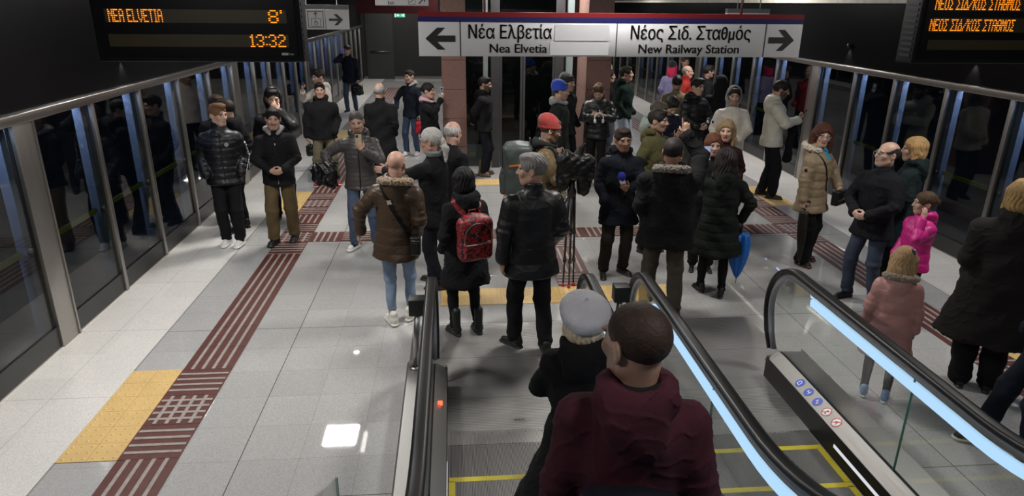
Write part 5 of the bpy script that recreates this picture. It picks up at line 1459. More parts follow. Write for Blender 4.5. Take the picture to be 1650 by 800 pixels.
person('bald_back', 'bald man from behind in brown padded coat with fur collar and pale blue jeans', -.55, 6.05, 1.66, 176, top='parka', hem=.70, tcol=(.046, .027, .015), tkind='nylon', quilt=(.085, .006), bulk=.026, L=((.36, .06, .92), (.9, -.5, 0), (.3, .3, -1), (-.6, .4, -.5), .4), R='pocket', hair='bald', skin='rosy',
       collar='fur', ccol=(.24, .17, .10), legs='skinny', lcol=(.17, .23, .33), lkind='denim', ankle=.15, shoe='sneaker', scol=(.70, .68, .60), sole=(.68, .65, .57), scol2=(.62, .60, .52), feet=((-.10, .06, 20), (.07, -.06, 28)), side=-3, head=(-12, 6, 3))
person('ponytail_man', 'grey ponytailed man in dark coat with arm stretched out to the left', -.22, 6.92, 1.71, -112, top='parka', hem=.74, tcol=(.013, .013, .015), L=((.10, .50, 1.30), (.7, .1, -1), (0, 1, 0), (-1, 0, -.2), .25), R='hang', hair='ponytail', hcol=(.43, .42, .40), skin='rosy', head=(6, 5, 0), glasses=(.02, .04, .14), collar='shirt', extra={'inner': (.20, .21, .22)},
       lcol=(.014, .016, .026), shoe='shoe', scol=(.035, .026, .016), feet=((-.10, .08, 5), (.10, -.07, 12)), wide=1.06)
person('grey_listener', 'older man with thin grey hair in black coat behind the grey ponytail', -.02, 7.5, 1.68, 128, top='coat', R='pocket', L='pocket', hair='fringe', hcol=(.34, .33, .31), skin='rosy', collar='stand', bulk=.026, wide=1.08, head=(15, 8, 0))
person('pink_hood', 'dark haired woman in black coat with pink hood photographing beside the left granite pillar', -.40, 11.45, 1.66, 62, fem=True, top='parka', hem=.78, extra={'hood': (.50, .33, .37)}, collar='shirt', R='high', L='hang', hair='updo', hcol=(.014, .010, .009), skin='fair', head=(5, 0, 0))
person('navy_lad', 'young man in navy jacket with grey hood, jeans and white sneakers far behind', -.83, 13.75, 1.66, -30, top='jacket', tcol=(.018, .024, .042), extra={'hood': (.24, .24, .23)}, collar='shirt', R=((.22, .22, .98), (.9, -.5, -.2), (.3, .7, .1), (-.5, 0, .8), .8), L='carry', hair='crop', hcol=(.022, .014, .010), skin='fair', legs='jeans', lcol=(.035, .06, .115), lkind='denim', shoe='sneaker', scol=W_, sole=W_, head=(-12, 4, 0), feet=((-.10, .08, 0), (.10, -.04, 12)))
person('pillar_beard', 'bearded man in black jacket standing against the glass right of the left granite pillar', .53, 11.95, 1.71, 72, top='bomber', R='back', L='back', hair='crop', hcol=(.010, .008, .007), beard='full', skin='mid', collar='hood_down', lcol=(.012, .014, .024), shoe='boot', scol=(.10, .07, .035), sole=(.05, .045, .04), head=(6, 4, 0), bulk=.03)
person('red_backpack_woman', 'person from behind in long black coat and boots wearing a red patterned backpack', .08, 5.74, 1.57, 202, fem=True, top='longpuffer', hem=.58, quilt=None, tkind='cloth', R='hang', L='pocket', hair='bob', hcol=(.006, .005, .006), collar='hood_down', legs='skinny', shoe='boot', feet=((-.12, -.02, 4), (.11, .04, 14)), head=(-8, 8, 0), bulk=.034)
person('leather_man', 'grey haired man in black leather jacket and trousers, back turned, looking left', .64, 5.42, 1.76, -168, top='leather', hem=.72, R='pocket', L=((.27, -.02, .80), (.6, -.7, 0), (.02, .12, -1), (-1, .1, 0), .45), hair='short', hcol=(.17, .16, .155), skin='mid', collar='stand', head=(66, 2, 0), feet=((-.11, -.10, 6), (.12, .08, 32)), wide=1.08, fold=.6)
person('red_beanie', 'bearded man in red beanie, glasses and camel jacket carrying a big grey backpack', 1.0, 7.3, 1.75, 84, top='puffer', tcol=(.135, .092, .045), quilt=(.11, .006), bulk=.026, R='front', L='front', hat='beanie', hatcol=(.24, .018, .014), beard='full', beardcol=(.10, .055, .03), hcol=(.08, .045, .025), skin='fair', glasses=(.015, .015, .015), collar='stand', extra={'hood': (.03, .03, .034)}, head=(10, 14, 0), lcol=(.05, .042, .03), legs='cargo', shoe='boot', scol=(.10, .075, .05))
person('blue_beanie', 'man in bright blue beanie and dark green parka facing right', 1.62, 10.45, 1.78, 76, top='parka', tcol=(.022, .027, .024), extra={'hood': (.23, .23, .22)}, collar='shirt', R='hang', L='hang', hat='beanie', hatcol=(.010, .045, .36), beard='stubble', skin='fair', hcol=(.05, .03, .02), head=(4, 4, 0), shoe='boot', scol=(.20, .16, .11), sole=(.28, .26, .22), bulk=.032)
person('black_beanie', 'man in black beanie half hidden behind the blue beanie', 1.90, 11.45, 1.79, 48, top='jacket', hat='beanie', hatcol=(.012, .012, .014), beard='stubble', skin='mid', R='pocket', L='pocket')
person('headphone_lad', 'curly haired young man in black puffer looking down at his phone, white headphones hanging', 2.40, 11.30, 1.71, -14, top='puffer', bulk=.038, R='look', L='look', hair='messy', hcol=(.075, .042, .020), skin='fair', head=(-4, 36, 0), collar='high', shoe='sneaker', scol=BLK, sole=(.25, .25, .25), lcol=(.010, .010, .011), feet=((-.09, .0, 12), (.09, .04, 6)))
person('green_hoodie', 'tall young man in dark green hoodie and light jeans facing right', 3.20, 12.72, 1.82, 56, top='hoodie', tcol=(.008, .028, .022), R='pocket', L='pocket', hair='short', hcol=(.014, .010, .008), skin='fair', collar='hood_down', legs='jeans', lcol=(.27, .31, .38), lkind='denim', legw=1.12, shoe='sneaker', scol=(.55, .40, .38), sole=(.6, .55, .52), head=(14, -4, 0), bulk=.02)
person('dark_hair_woman', 'long haired woman in black jacket behind the tall dark green hoodie', 3.10, 13.7, 1.68, 70, fem=True, hair='long', hcol=(.012, .008, .008), skin='fair', R='pocket', L='pocket', legs='wide', lcol=(.05, .05, .07))
person('blond_far', 'fair haired person mostly hidden beside the right granite pillar', 3.22, 14.4, 1.72, 20, hair='short', hcol=(.42, .30, .17), skin='fair', R='pocket', L='pocket')
person('reporter', 'reporter in navy coat holding a blue foam microphone', 1.80, 7.12, 1.67, -2, top='coat', hem=.66, tcol=(.010, .013, .024), R='pocket', L=((.02, .27, 1.12), (.9, -.1, -.7), (-.55, .6, .55), (-.3, -.6, .6), 1.15), hair='short', hcol=(.022, .013, .009), skin='tan', collar='hood_down', head=(6, 4, -3), lcol=(.034, .032, .028), shoe='shoe', scol=(.035, .028, .022), feet=((-.15, .03, 6), (.10, -.05, 30)), bulk=.026, zipper=True)
person('pointing_man', 'man from behind in black parka with furry hood, one arm raised and pointing up', 2.01, 6.08, 1.75, 164, top='parka', hem=.72, tcol=(.009, .009, .010), R='point', L='pocket', hair='crop', hcol=(.014, .012, .011), skin='tan', collar='fur', ccol=(.11, .09, .07), head=(-8, 4, 0), legs='trousers', lcol=(.050, .042, .032), legw=1.06, wide=1.2, bulk=.04, feet=((-.14, -.10, 16), (.14, .06, 14)))
person('filming_woman', 'dark curly haired woman from behind in long dark green quilted coat filming with a phone', 2.70, 6.50, 1.555, 166, fem=True, top='longpuffer', tkind='cloth', hem=.52, tcol=(.014, .020, .017), L=((.19, .27, 1.53), (.8, .1, -.9), (-.1, .2, 1), (-.2, -1, .1), .8), R=((.25, .05, .93), (.8, -.5, 0), (.05, .3, -1), (-1, .1, 0), 1.0), hair='curly', hcol=(.016, .011, .010), skin='mid', collar='hood_down', head=(20, 0, 0), legs='skinny', lcol=(.008, .008, .009), wide=1.12, feet=((-.11, -.05, 10), (.12, .08, 25)))
person('auburn_woman', 'smiling auburn haired woman with her face beside the raised phone', 2.83, 7.22, 1.58, -14, fem=True, hair='bob', hcol=(.10, .036, .018), skin='fair', R='clasp', L='clasp', lips=(.27, .09, .085), tcol=(.02, .02, .022), head=(8, 4, 0))
person('blond_woman', 'blond woman with red lips in burgundy coat', 3.14, 7.66, 1.66, -18, fem=True, top='coat', tcol=(.032, .008, .011), hair='wavy', hcol=(.20, .14, .075), skin='fair', lips=(.36, .02, .03), R='pocket', L='pocket', collar='shirt', head=(-4, 2, 0))
person('white_hooded', 'bearded man in cream puffer with grey hood pulled up', 4.18, 10.05, 1.75, -8, top='puffer', tcol=(.50, .465, .40), quilt=(.10, .008), R='pocket', L='clasp', hair='crop', hcol=(.02, .014, .01), beard='stubble', skin='mid', collar='shirt', extra={'hoodup': (.20, .205, .215)}, head=(-6, 4, 0), legs='trousers', lcol=(.02, .02, .024))
person('cream_beard', 'bearded man in cream padded jacket looking at his phone by the right glass doors', 4.97, 10.28, 1.83, 68, top='puffer', tcol=(.48, .455, .385), quilt=(.16, .006), bulk=.036, R=((.03, .33, 1.20), (.8, -.2, -.9), (-.25, .6, .75), (-.3, -.8, .45), .8), L=((.03, .29, 1.14), (.8, -.2, -.9), (-.35, .5, .75), (-.3, -.6, .7), .8), hair='short', hcol=(.013, .010, .009), beard='full', skin='mid', collar='hood_down', head=(0, 14, 0), lcol=(.010, .010, .012), scol=(.010, .010, .011), feet=((-.10, .10, 5), (.10, -.05, 14)), legw=1.1)
person('olive_man', 'young man with dark hair and stubble in olive jacket facing right', 2.38, 7.86, 1.75, 40, top='bomber', tcol=(.055, .050, .018), R='pocket', L='front', hair='short', hcol=(.012, .009, .008), beard='stubble', skin='mid', collar='hood_down', head=(14, 2, 0))
person('mint_man', 'brown haired person in pale grey green hooded jacket, head lowered', 2.62, 8.82, 1.72, 78, top='bomber', tcol=(.24, .29, .26), R='pocket', L='look', hair='short', hcol=(.06, .045, .035), skin='mid', collar='hood_down', head=(0, 22, 0))
person('navy_bowed', 'man in navy puffer with head bowed over his hands', 3.05, 9.72, 1.72, 22, top='puffer', tcol=(.014, .018, .042), R='look', L='look', hair='short', hcol=(.010, .009, .009), skin='mid', head=(-10, 36, 0), lean=6)
person('khaki_back', 'dark haired man from behind in khaki jacket', 3.98, 12.15, 1.72, 168, top='bomber', tcol=(.145, .115, .060), R='pocket', L='pocket', hair='short', hcol=(.014, .010, .008), skin='mid', collar='stand')
person('quiff_lad', 'young man with tall dark hair in black puffer and grey trousers', 3.95, 11.05, 1.78, 20, top='puffer', R='clasp', L='clasp', hair='quiff', hcol=(.012, .010, .009), skin='fair', lcol=(.085, .085, .085), legs='wide', collar='hood_down', head=(10, 6, 0))
person('pink_scarf', 'person in pastel jacket with bright pink over the shoulders and a black beanie', 5.0, 15.7, 1.66, 150, fem=True, top='puffer', quilt=None, tcol=(.23, .21, .38), hat='beanie', hair='long', hcol=(.55, .03, .10), skin='fair', collar='stand', R='pocket', L='pocket')
person('curly_far', 'person with curly brown hair and dark jacket furthest back on the right', 5.5, 16.3, 1.75, 0, fem=True, hair='messy', hcol=(.04, .022, .014), skin='mid', R='pocket', L='pocket')
person('red_jacket', 'grey haired man in red jacket in the crowd at far right', 4.82, 14.1, 1.72, 64, top='bomber', tcol=(.30, .018, .015), hair='fringe', hcol=(.18, .16, .15), skin='rosy', R='pocket', L='pocket', collar='high')
person('dark_far', 'dark haired man in black jacket right of the red jacket', 5.3, 14.2, 1.72, 90, hair='short', hcol=(.012, .009, .008), skin='mid', R='pocket', L='pocket')
person('black_hood_back', 'person from behind with black hood up near the right glass doors', 4.60, 11.7, 1.76, 176, top='coat', collar='hood_up', R='photo', L='pocket', bulk=.032, hcol=BLK)
person('beige_puffer_woman', 'woman with auburn curls and glasses in beige puffer with pale fur hood', 4.14, 7.36, 1.65, 34, fem=True, top='puffer', hem=.70, tcol=(.235, .175, .110), quilt=(.10, .011), bulk=.036, R=((.25, .02, .86), (.7, -.6, 0), (.02, .12, -1), (-1, .1, 0), .9), L=((.16, .22, 1.02), (.9, -.3, -.2), (-.5, .7, -.2), (-.6, -.2, .5), .6), hair='curly', hcol=(.060, .020, .012), skin='fair', lips=(.27, .085, .085),
       glasses=(.3, .28, .26), collar='fur', ccol=(.48, .42, .34), legs='flare', lcol=(.007, .007, .008), shoe='boot', scol=(.008, .008, .009), sole=(.12, .010, .012), head=(-46, 2, 4), feet=((-.11, .05, 6), (.10, -.03, 20)))
person('bald_glasses', 'balding man with glasses and grey goatee in navy jacket, hands clasped', 4.20, 6.24, 1.67, -66, top='parka', hem=.76, tcol=(.010, .011, .016), R='clasp', L='clasp', hair='fringe', hcol=(.022, .017, .014), beard='goatee', beardcol=(.30, .28, .26), skin='fair', glasses=(.2, .19, .18), collar='stand', legs='jeans', lcol=(.024, .034, .062), lkind='denim', head=(-22, -6, 0), scol=(.012, .012, .012), wide=1.08, feet=((-.13, .04, 10), (.12, -.06, 14)))
person('teal_blond', 'blond woman in dark teal coat behind the balding man', 4.70, 6.55, 1.65, -128, fem=True, top='coat', tcol=(.014, .030, .032), hair='bob', hcol=(.34, .21, .09), skin='fair', R='pocket', L='pocket', collar='hood_down', head=(12, 0, 0))
person('magenta_girl', 'girl in magenta puffer jacket holding a hand to her ear', 4.27, 5.66, 1.31, -84, fem=True, top='puffer', tcol=(.46, .012, .175), quilt=(.12, .010), bulk=.034, hs=1.16, L=((.16, .14, 1.50), (.35, 1, -.9), (-.15, -.35, 1), (-1, -.1, 0), .3), R='pocket', hair='updo', hcol=(.055, .030, .017), skin='fair', collar='hood_down', legs='leggings', lcol=(.03, .03, .035), shoe='boot', scol=(.05, .03, .02), head=(-20, 0, 0), feet=((-.09, .04, 5), (.09, -.04, 8)))
person('pink_coat_girl', 'small girl from behind in dusty pink padded coat with fur hood and blue sneakers', 3.27, 4.42, 1.235, 150, fem=True, top='longpuffer', hem=.56, tcol=(.37, .185, .165), quilt=(.13, .009), bulk=.034, hs=1.20, R='hang', L='hang', hair='long', hcol=(.30, .19, .095), skin='fair', collar='fur', ccol=(.20, .155, .095), legs='leggings', lcol=(.022, .024, .036), lkind='denim', shoe='sneaker', scol=(.14, .25, .42), sole=(.62, .62, .62), feet=((-.10, -.02, 10), (.12, .02, 6)), head=(-10, 8, 0))
person('quilted_coat_woman', 'blond woman from behind in long dark brown quilted coat at the right edge', 4.16, 4.52, 1.72, 148, fem=True, top='longpuffer', hem=.46, tcol=(.022, .018, .018), tkind='cloth', quilt=(.075, .0025), wide=1.28, bulk=.04, R='pocket', L='pocket', hair='bob', hcol=(.30, .19, .075), skin='fair', collar='hood_down', legs='wide', lcol=(.007, .007, .008), hs=1.08)
person('navy_edge', 'person in navy jacket and black sneakers with white soles cut off by the right edge', 3.86, 3.62, 1.66, -108, top='jacket', tcol=(.011, .014, .028), R='pocket', L='pocket', hair='short', skin='fair', legs='trousers', lcol=(.012, .015, .030), shoe='sneaker', scol=(.010, .010, .011), sole=(.52, .51, .50), feet=((-.12, .26, 8), (.11, .02, 14)), bulk=.03, collar='hood_down')
person('beret_woman', 'woman from behind in pale grey beret and flared black coat on the left escalator', .615, 2.98, 1.565, 168, z=.004, fem=True, top='flared', tcol=(.010, .010, .012), R='clasp', L='clasp', hat='beret', hatcol=(.47, .465, .51), hair='bob', hcol=(.60, .50, .36), skin='fair', collar='hood_down', extra={'scarf': 1}, ccol=(.55, .05, .17), legs='leggings', lcol=(.01, .01, .01), shoe='boot', head=(12, -2, 0), bulk=.022, fold=.8, feet=((-.09, 0, 6), (.09, 0, 6)))
person('maroon_man', 'man from behind in maroon hooded jacket nearest the camera on the left escalator', .575, 1.90, 1.80, 168, z=zn(1.89) + .004, top='bomber', tkind='cloth', tcol=(.047, .0105, .018), R='hang', L='hang', hair='buzz', hcol=(.034, .021, .016), skin='mid', collar='hood_down', head=(40, 2, 0), bulk=.026, hs=1.12, fold=.8, extra={'inner': (.012, .012, .014)}, wide=.98, beard='stubble', feet=((-.10, 0, 8), (.10, 0, 8)), lcol=(.012, .013, .02))

# ------------------------------------------------------------------ things carried, worn or held
def item(key, name, label, cat, group=None):
    I = PEOPLE[key]; return I, empty(name, label, cat, tuple(I['o']), I['rz'], group)
M_ZIP = mat('zip_metal', (.45, .42, .36), .3, .9, var=.05)
M_PHB = mat('phone_black', (.010, .010, .011), .25, var=0)
def phone(key, hand, label, col=(.012, .012, .014), screen=None, up=None, off=.035, size=(.036, .075, .0042)):
    """a phone lying against the palm, standing up along the fingers"""
    I = PEOPLE[key]; g = I['grip' + hand]; d = unit(I['dir' + hand]); n = unit(I['pal' + hand])
    u = unit(up if up is not None else d); n = unit(n - u * (n @ u)); r = np.cross(u, n)
    c = g + u * off - n * .012
    e = empty('phone', label, 'phone')
    M = Matrix(((r[0], u[0], n[0], c[0]), (r[1], u[1], n[1], c[1]), (r[2], u[2], n[2], c[2]), (0, 0, 0, 1)))
    e.matrix_world = M
    MB().box((0, 0, 0), (size[0], size[1], size[2]), 0, None, .004).build('phone_body', mat('phone_%02x%02x%02x' % tuple(int(q * 255) for q in col), col, .3, var=0), e)
    MB().box((0, 0, size[2] + .0003), (size[0] * .92, size[1] * .95, .0006)).build('screen', glow('phone_screen_' + str(screen), screen, .8) if screen else M_PHB, e)
    cb = MB().box((size[0] * .45, size[1] * .68, -size[2] - .001), (.014, .015, .0014), 0, None, .003).build('camera_bump', M_PHB, e)
    for q in (-1, 1): MB().lathe([(.0, -.0030), (.0048, -.0030), (.0055, 0)], (size[0] * .45, size[1] * .68 + q * .007, -size[2]), 10).build('lens', M_PHB, cb)
    return e
phone('beige_hoodie', 'R', 'phone held up by the man in the beige hoodie', (.03, .09, .10))
phone('phone_man', 'L', 'pale gold phone held at chin height by the man in the charcoal jacket', (.33, .28, .20), up=(0, .1, 1))
phone('far_caller', 'R', 'blue phone at the ear of the far navy coat man', (.03, .03, .30), screen=(.10, .10, .8), up=(.2, 0, 1))
phone('pink_hood', 'R', 'phone raised by the woman with the pink hood', (.22, .25, .32), up=(0, 0, 1))
phone('navy_lad', 'R', 'black phone held out low by the navy jacket lad', (.012, .012, .014))
phone('headphone_lad', 'R', 'black phone the curly haired puffer lad looks down at', (.012, .012, .014))
phone('filming_woman', 'L', 'lit phone filming in the raised hand of the dark green coat woman', (.012, .012, .014), screen=(.35, .42, .62), up=(0, .1, 1))
phone('cream_beard', 'R', 'black phone held by the bearded man in cream padded jacket', (.012, .012, .014))
phone('black_hood_back', 'R', 'phone held up by the person in the black hood', (.25, .25, .28), screen=(.5, .52, .6))
phone('navy_bowed', 'R', 'phone in the hands of the bowed man in navy puffer', (.012, .012, .014))

def hang_bag(key, hand, name, label, col, size, kind='nylon', drop=.16, rz=0.0, cat='bag', soft=.5):
    """soft bag hanging from a hand by a looped handle"""
    I = PEOPLE[key]; g = I['grip' + hand]
    e = empty(name, label, cat, tuple(g), rz)
    F = Field(); w, d, h = size
    F.box((0, 0, -drop - h), (w, d, h), r=min(w, d, h) * .8, k=.02); F.ell((0, 0, -drop - h * 1.35), (w * 1.08, d * 1.15, h * .6), k=.05)
    F.ell((0, 0, -drop - .02), (w * .55, d * .8, h * .35), k=.06)
    F.post = lambda P: .010 * soft * wob(P, 38, w * 90) + .006 * soft * np.sin(60 * P[..., 0] + 4 * np.sin(25 * P[..., 2]))
    field_obj('bag_body', F, .007, fabric(col, kind), e)
    hn = MB()
    hn.tube([(-w * .4, 0, -drop - .02), (-w * .34, 0, -drop * .45), (-.02, 0, -.005), (.02, 0, -.005), (w * .34, 0, -drop * .45), (w * .4, 0, -drop - .02)], .006, 8)
    hn.build('handle', fabric(col, kind), e)
    MB().bx(-w * .6, w * .6, -d - .004, -d + .006, -drop - h * .5, -drop - h * .46).build('zip', M_ZIP, e)
    return e
hang_bag('sneaker_lad', 'R', 'wrist_bag', 'small black bag hanging from the hand of the red sneakers man', (.008, .008, .009), (.055, .035, .085), drop=.06)
hang_bag('far_caller', 'L', 'shoulder_bag', 'black bag hanging from the hand of the far navy coat man', (.008, .008, .009), (.15, .08, .14), drop=.05, soft=1)
hang_bag('navy_lad', 'L', 'red_bag', 'small red bag hanging from the hand of the navy jacket lad', (.42, .012, .03), (.075, .05, .12), drop=.05)
hang_bag('dark_hair_woman', 'R', 'plaid_bag', 'dark red checked bag beside the dark green hoodie', (.10, .02, .025), (.11, .07, .11), drop=.05) if 'gripR' in PEOPLE['dark_hair_woman'] else None

# black jacket draped over the filming man's forearm
I = PEOPLE['phone_man']
S_, E_, Wr = I['arms'][-1][:3]
e = empty('carried_jacket', 'crumpled glossy black jacket hanging over the arm of the charcoal jacket man', 'jacket', tuple(I['o']), I['rz'])
F = Field(); c = Wr * .55 + E_ * .45
F.cone(Wr + V3(-.05, -.03, -.02), E_ * .3 + Wr * .7, .085, .08, k=.04); F.ell(c + V3(-.05, -.02, -.13), (.13, .08, .14), k=.06); F.ell(c + V3(-.13, -.03, -.11), (.09, .07, .13), k=.05); F.ell(c + V3(.03, -.03, -.20), (.07, .06, .10), k=.05)
F.post = lambda P: .016 * wob(P, 34, 3) + .010 * np.sin(60 * (P[..., 0] + .4 * P[..., 2]) + 3 * np.sin(22 * P[..., 2])) + .005 * wob(P, 85, 1)
jb = field_obj('jacket_body', F, .0075, fabric((.006, .006, .007), 'nylon'), e, I['s'])
MB().tube([tuple((c + V3(-.16, -.09, .02 - .045 * q + .01 * math.sin(q * 2))) * I['s']) for q in range(6)], .004, 6).build('zip', M_ZIP, jb)

# cross-body bag of the bald man
I, e = item('bald_back', 'crossbody_bag', 'black cross-body bag with buckled strap on the brown padded coat', 'bag')
b = I['b']; tw = I['tw']; s = I['s']
st = ribbon(I['F'], [tw(p) for p in ((.10, .0, 1.50), (.11, .12 + b, 1.40), (.03, .16 + b, 1.25), (-.08, .15 + b, 1.10), (-.175, .12 + b, .97))], .036, .006, 'strap', fabric((.008, .008, .009)), e, s, .004)
cbk = [tw(p) for p in ((.055, .17 + b, 1.30), (.045, .17 + b, 1.275))]
ribbon(I['F'], cbk, .045, .012, 'buckle', M_ZIP, e, s, .006)
F = Field(); F.box(tw((-.205, .10 + b, .885)), (.05, .06, .095), r=.02); F.box(tw((-.205, .155 + b, .865)), (.042, .012, .062), r=.01, k=.008)
field_obj('bag_body', F, .007, fabric((.008, .008, .009), 'nylon'), e, s)
MB().tube([tuple(tw((-.245, .160 + b, .945)) * s), tuple(tw((-.165, .160 + b, .945)) * s)], .003, 6).build('zip', M_ZIP, e)

def leopard():
    if 'leopard' in MATS: return MATS['leopard']
    m, nt, bs = _nt('leopard'); N = nt.nodes.new; L = nt.links.new
    tc = N('ShaderNodeTexCoord'); nz = N('ShaderNodeTexNoise'); nz.inputs['Scale'].default_value = 45; nz.inputs['Detail'].default_value = 3
    L(tc.outputs['Object'], nz.inputs['Vector'])
    r = N('ShaderNodeValToRGB'); r.color_ramp.interpolation = 'CONSTANT'; el = r.color_ramp.elements
    el[0].color = (.30, .010, .016, 1); el[1].position = .50; el[1].color = (.010, .006, .007, 1)
    L(nz.outputs['Fac'], r.inputs['Fac']); L(r.outputs[0], bs.inputs['Base Color']); bs.inputs['Roughness'].default_value = .5
    MATS['leopard'] = m; return m
def backpack(key, label, cols, w, d, h, z, style, sx=.075):
    I, e = item(key, 'backpack', label, 'backpack'); b = I['b']; M = I['MT']; s = I['s']; tw = I['tw']
    y0 = .125 + b
    body, trim = cols
    F = Field(); yc = y0 + d
    if style == 'round':
        F.box((0, yc, z), (w, d, h), r=min(w, d) * .75, k=.02, M=M); F.ell((0, yc - .01, z + h * .55), (w * .92, d * .9, h * .62), k=.05, M=M)
    else:
        F.box((0, yc, z), (w, d, h), r=.055, k=.02, M=M); F.ell((0, yc + .01, z + h * .5), (w * .95, d * 1.02, h * .55), k=.06, M=M)
    F.post = lambda P: .004 * wob(P, 26, 2)
    bd = field_obj('pack_body', F, .0075, body, e, s)
    P = Field()
    P.box((0, yc + d * .92, z - h * .45), (w * .86, d * .34, h * .42), r=.035, k=.02, M=M)
    P.post = F.post
    pk = field_obj('front_pocket', P, .0075, body, e, s)
    U = Field(); U.p = F.p + P.p; U.post = F.post
    zc = M_ZIP if style == 'round' else trim
    arc = [tw((w * .90 * math.cos(a), yc + d * 1.25, z + .0 * h + h * .86 * math.sin(a))) for a in np.linspace(rad(-8), rad(188), 26)]
    ribbon(U, arc, .010, .004, 'zip', zc, e, s, .002)
    ribbon(U, [tw((q, yc + d * 1.4, z - h * .10)) for q in np.linspace(-w * .8, w * .8, 12)], .010, .004, 'zip', zc, pk, s, .002)
    hp = [tw((-.035, y0 + .02, z + h * 1.02)), tw((-.03, y0 + .03, z + h * 1.02 + .05)), tw((.03, y0 + .03, z + h * 1.02 + .05)), tw((.035, y0 + .02, z + h * 1.02))]
    if sx: MB().tube([tuple(q * s) for q in hp], .009 * s, 8).build('grab_handle', trim, e)
    for sd in (-1, 1) if sx else ():
        ribbon(I['F'], [tw(p) for p in ((sd * sx, y0 + .01, 1.36), (sd * (sx + .01), .08, 1.47), (sd * (sx + .02), -.03, 1.47), (sd * (sx + .03), -.12, 1.38), (sd * .125, -.14, 1.24), (sd * .15, -.10, 1.12), (sd * .17, .0, 1.06))], .05, .014, 'shoulder_strap', trim, e, s, .006)
    if style == 'trek':
        for sd in (-1, 1):
            ribbon(U, [tw((sd * w * .55, yc + d * 1.3, z + h * .75)), tw((sd * w * .55, yc + d * 1.5, z - h * .6))], .022, .004, 'compression_strap', trim, e, s, .003)
            ribbon(U, [tw((sd * w * 1.1, yc - d * .5, z + h * .35)), tw((sd * w * 1.1, yc + d * .6, z + h * .25))], .02, .004, 'side_strap', mat('orange_tape', (.55, .17, .02), .6), e, s, .003)
            MB().box(tuple(tw((sd * w * .85, yc + d * .9, z - h * .92)) * s), (.022, .012, .02), 0, None, .004).build('pull_tab', mat('orange_tape', (.55, .17, .02), .6), e)
    elif style == 'round':
        t = text('S', .075 * s, M_ZIP, 'metal_letter', e, tuple(tw((-.026, 0, 0)) * 0 + V3(0, 0, 0)), depth=.002)
        p, n = U.snap([tw((0.012, yc + d * 1.3, z + h * .30))], .003)
        t.location = tuple((p[0] + V3(.024, 0, -.026)) * s); t.rotation_euler = (PI / 2 + .1, 0, PI)
    return e
backpack('red_backpack_woman', 'red and black patterned backpack worn on the long black coat', (leopard(), fabric((.16, .010, .016), 'nylon')), .172, .085, .215, 1.13, 'round')
backpack('red_beanie', 'big grey green travel backpack on the back of the red beanie man', (fabric((.055, .068, .064), 'nylon'), fabric((.03, .034, .034), 'nylon')), .18, .155, .29, 1.19, 'trek')
backpack('maroon_man', 'dark backpack on the back of the maroon jacket man on the escalator', (fabric((.012, .014, .024), 'nylon'), fabric((.008, .008, .010), 'nylon')), .165, .085, .22, 1.02, 'round2', None)

# microphone
I = PEOPLE['reporter']; g = I['gripL']
e = empty('microphone', 'blue foam ball microphone in the hand of the navy coat reporter', 'microphone', tuple(g))
e.rotation_euler = (rad(12), rad(-14), 0)
F = Field(); F.ell((0, 0, .10), (.044, .044, .048)); F.post = lambda P: .0016 * wob(P, 170, 1)
field_obj('foam_windscreen', F, .005, mat('blue_foam', (.012, .016, .22), .95, bump=(220, .6, .003)), e)
MB().lathe([(0, -.11), (.012, -.11), (.014, -.02), (.018, .05), (.020, .065)], (0, 0, 0), 14).build('mic_handle', M_PHB, e)
MB().box((0, 0, .035), (.028, .028, .016), 0, None, .004).build('mic_flag', mat('mic_flag_white', (.55, .55, .58), .4, var=0), e)

# white headphones hanging from the phone lad's hands
I = PEOPLE['headphone_lad']; g = (I['gripR'] + I['gripL']) / 2
e = empty('headphones', 'white headphones dangling below the curly haired puffer lad’s hands', 'headphones', (float(g[0]) + .02, float(g[1]) - .06, float(g[2]) - .12))
M_WP = mat('white_plastic', (.66, .66, .64), .35, var=0)
MB().tube([(.072 * math.cos(a), 0, .03 + .09 * math.sin(a)) for a in np.linspace(rad(-10), rad(190), 18)], .009, 8).build('headband', M_WP, e)
for sd in (-1, 1):
    cp = MB().lathe([(0, -.016), (.030, -.014), (.036, 0), (.030, .014), (0, .016)], (sd * .066, 0, -.01), 16, R=Matrix.Rotation(PI / 2, 3, 'Y')).build('ear_cup', M_WP, e)
    MB().lathe([(.018, -.004), (.032, -.004), (.034, .004), (.018, .006)], (sd * .050, 0, -.01), 16, R=Matrix.Rotation(PI / 2, 3, 'Y')).build('ear_pad', mat('grey_pad', (.30, .30, .30), .7), cp)

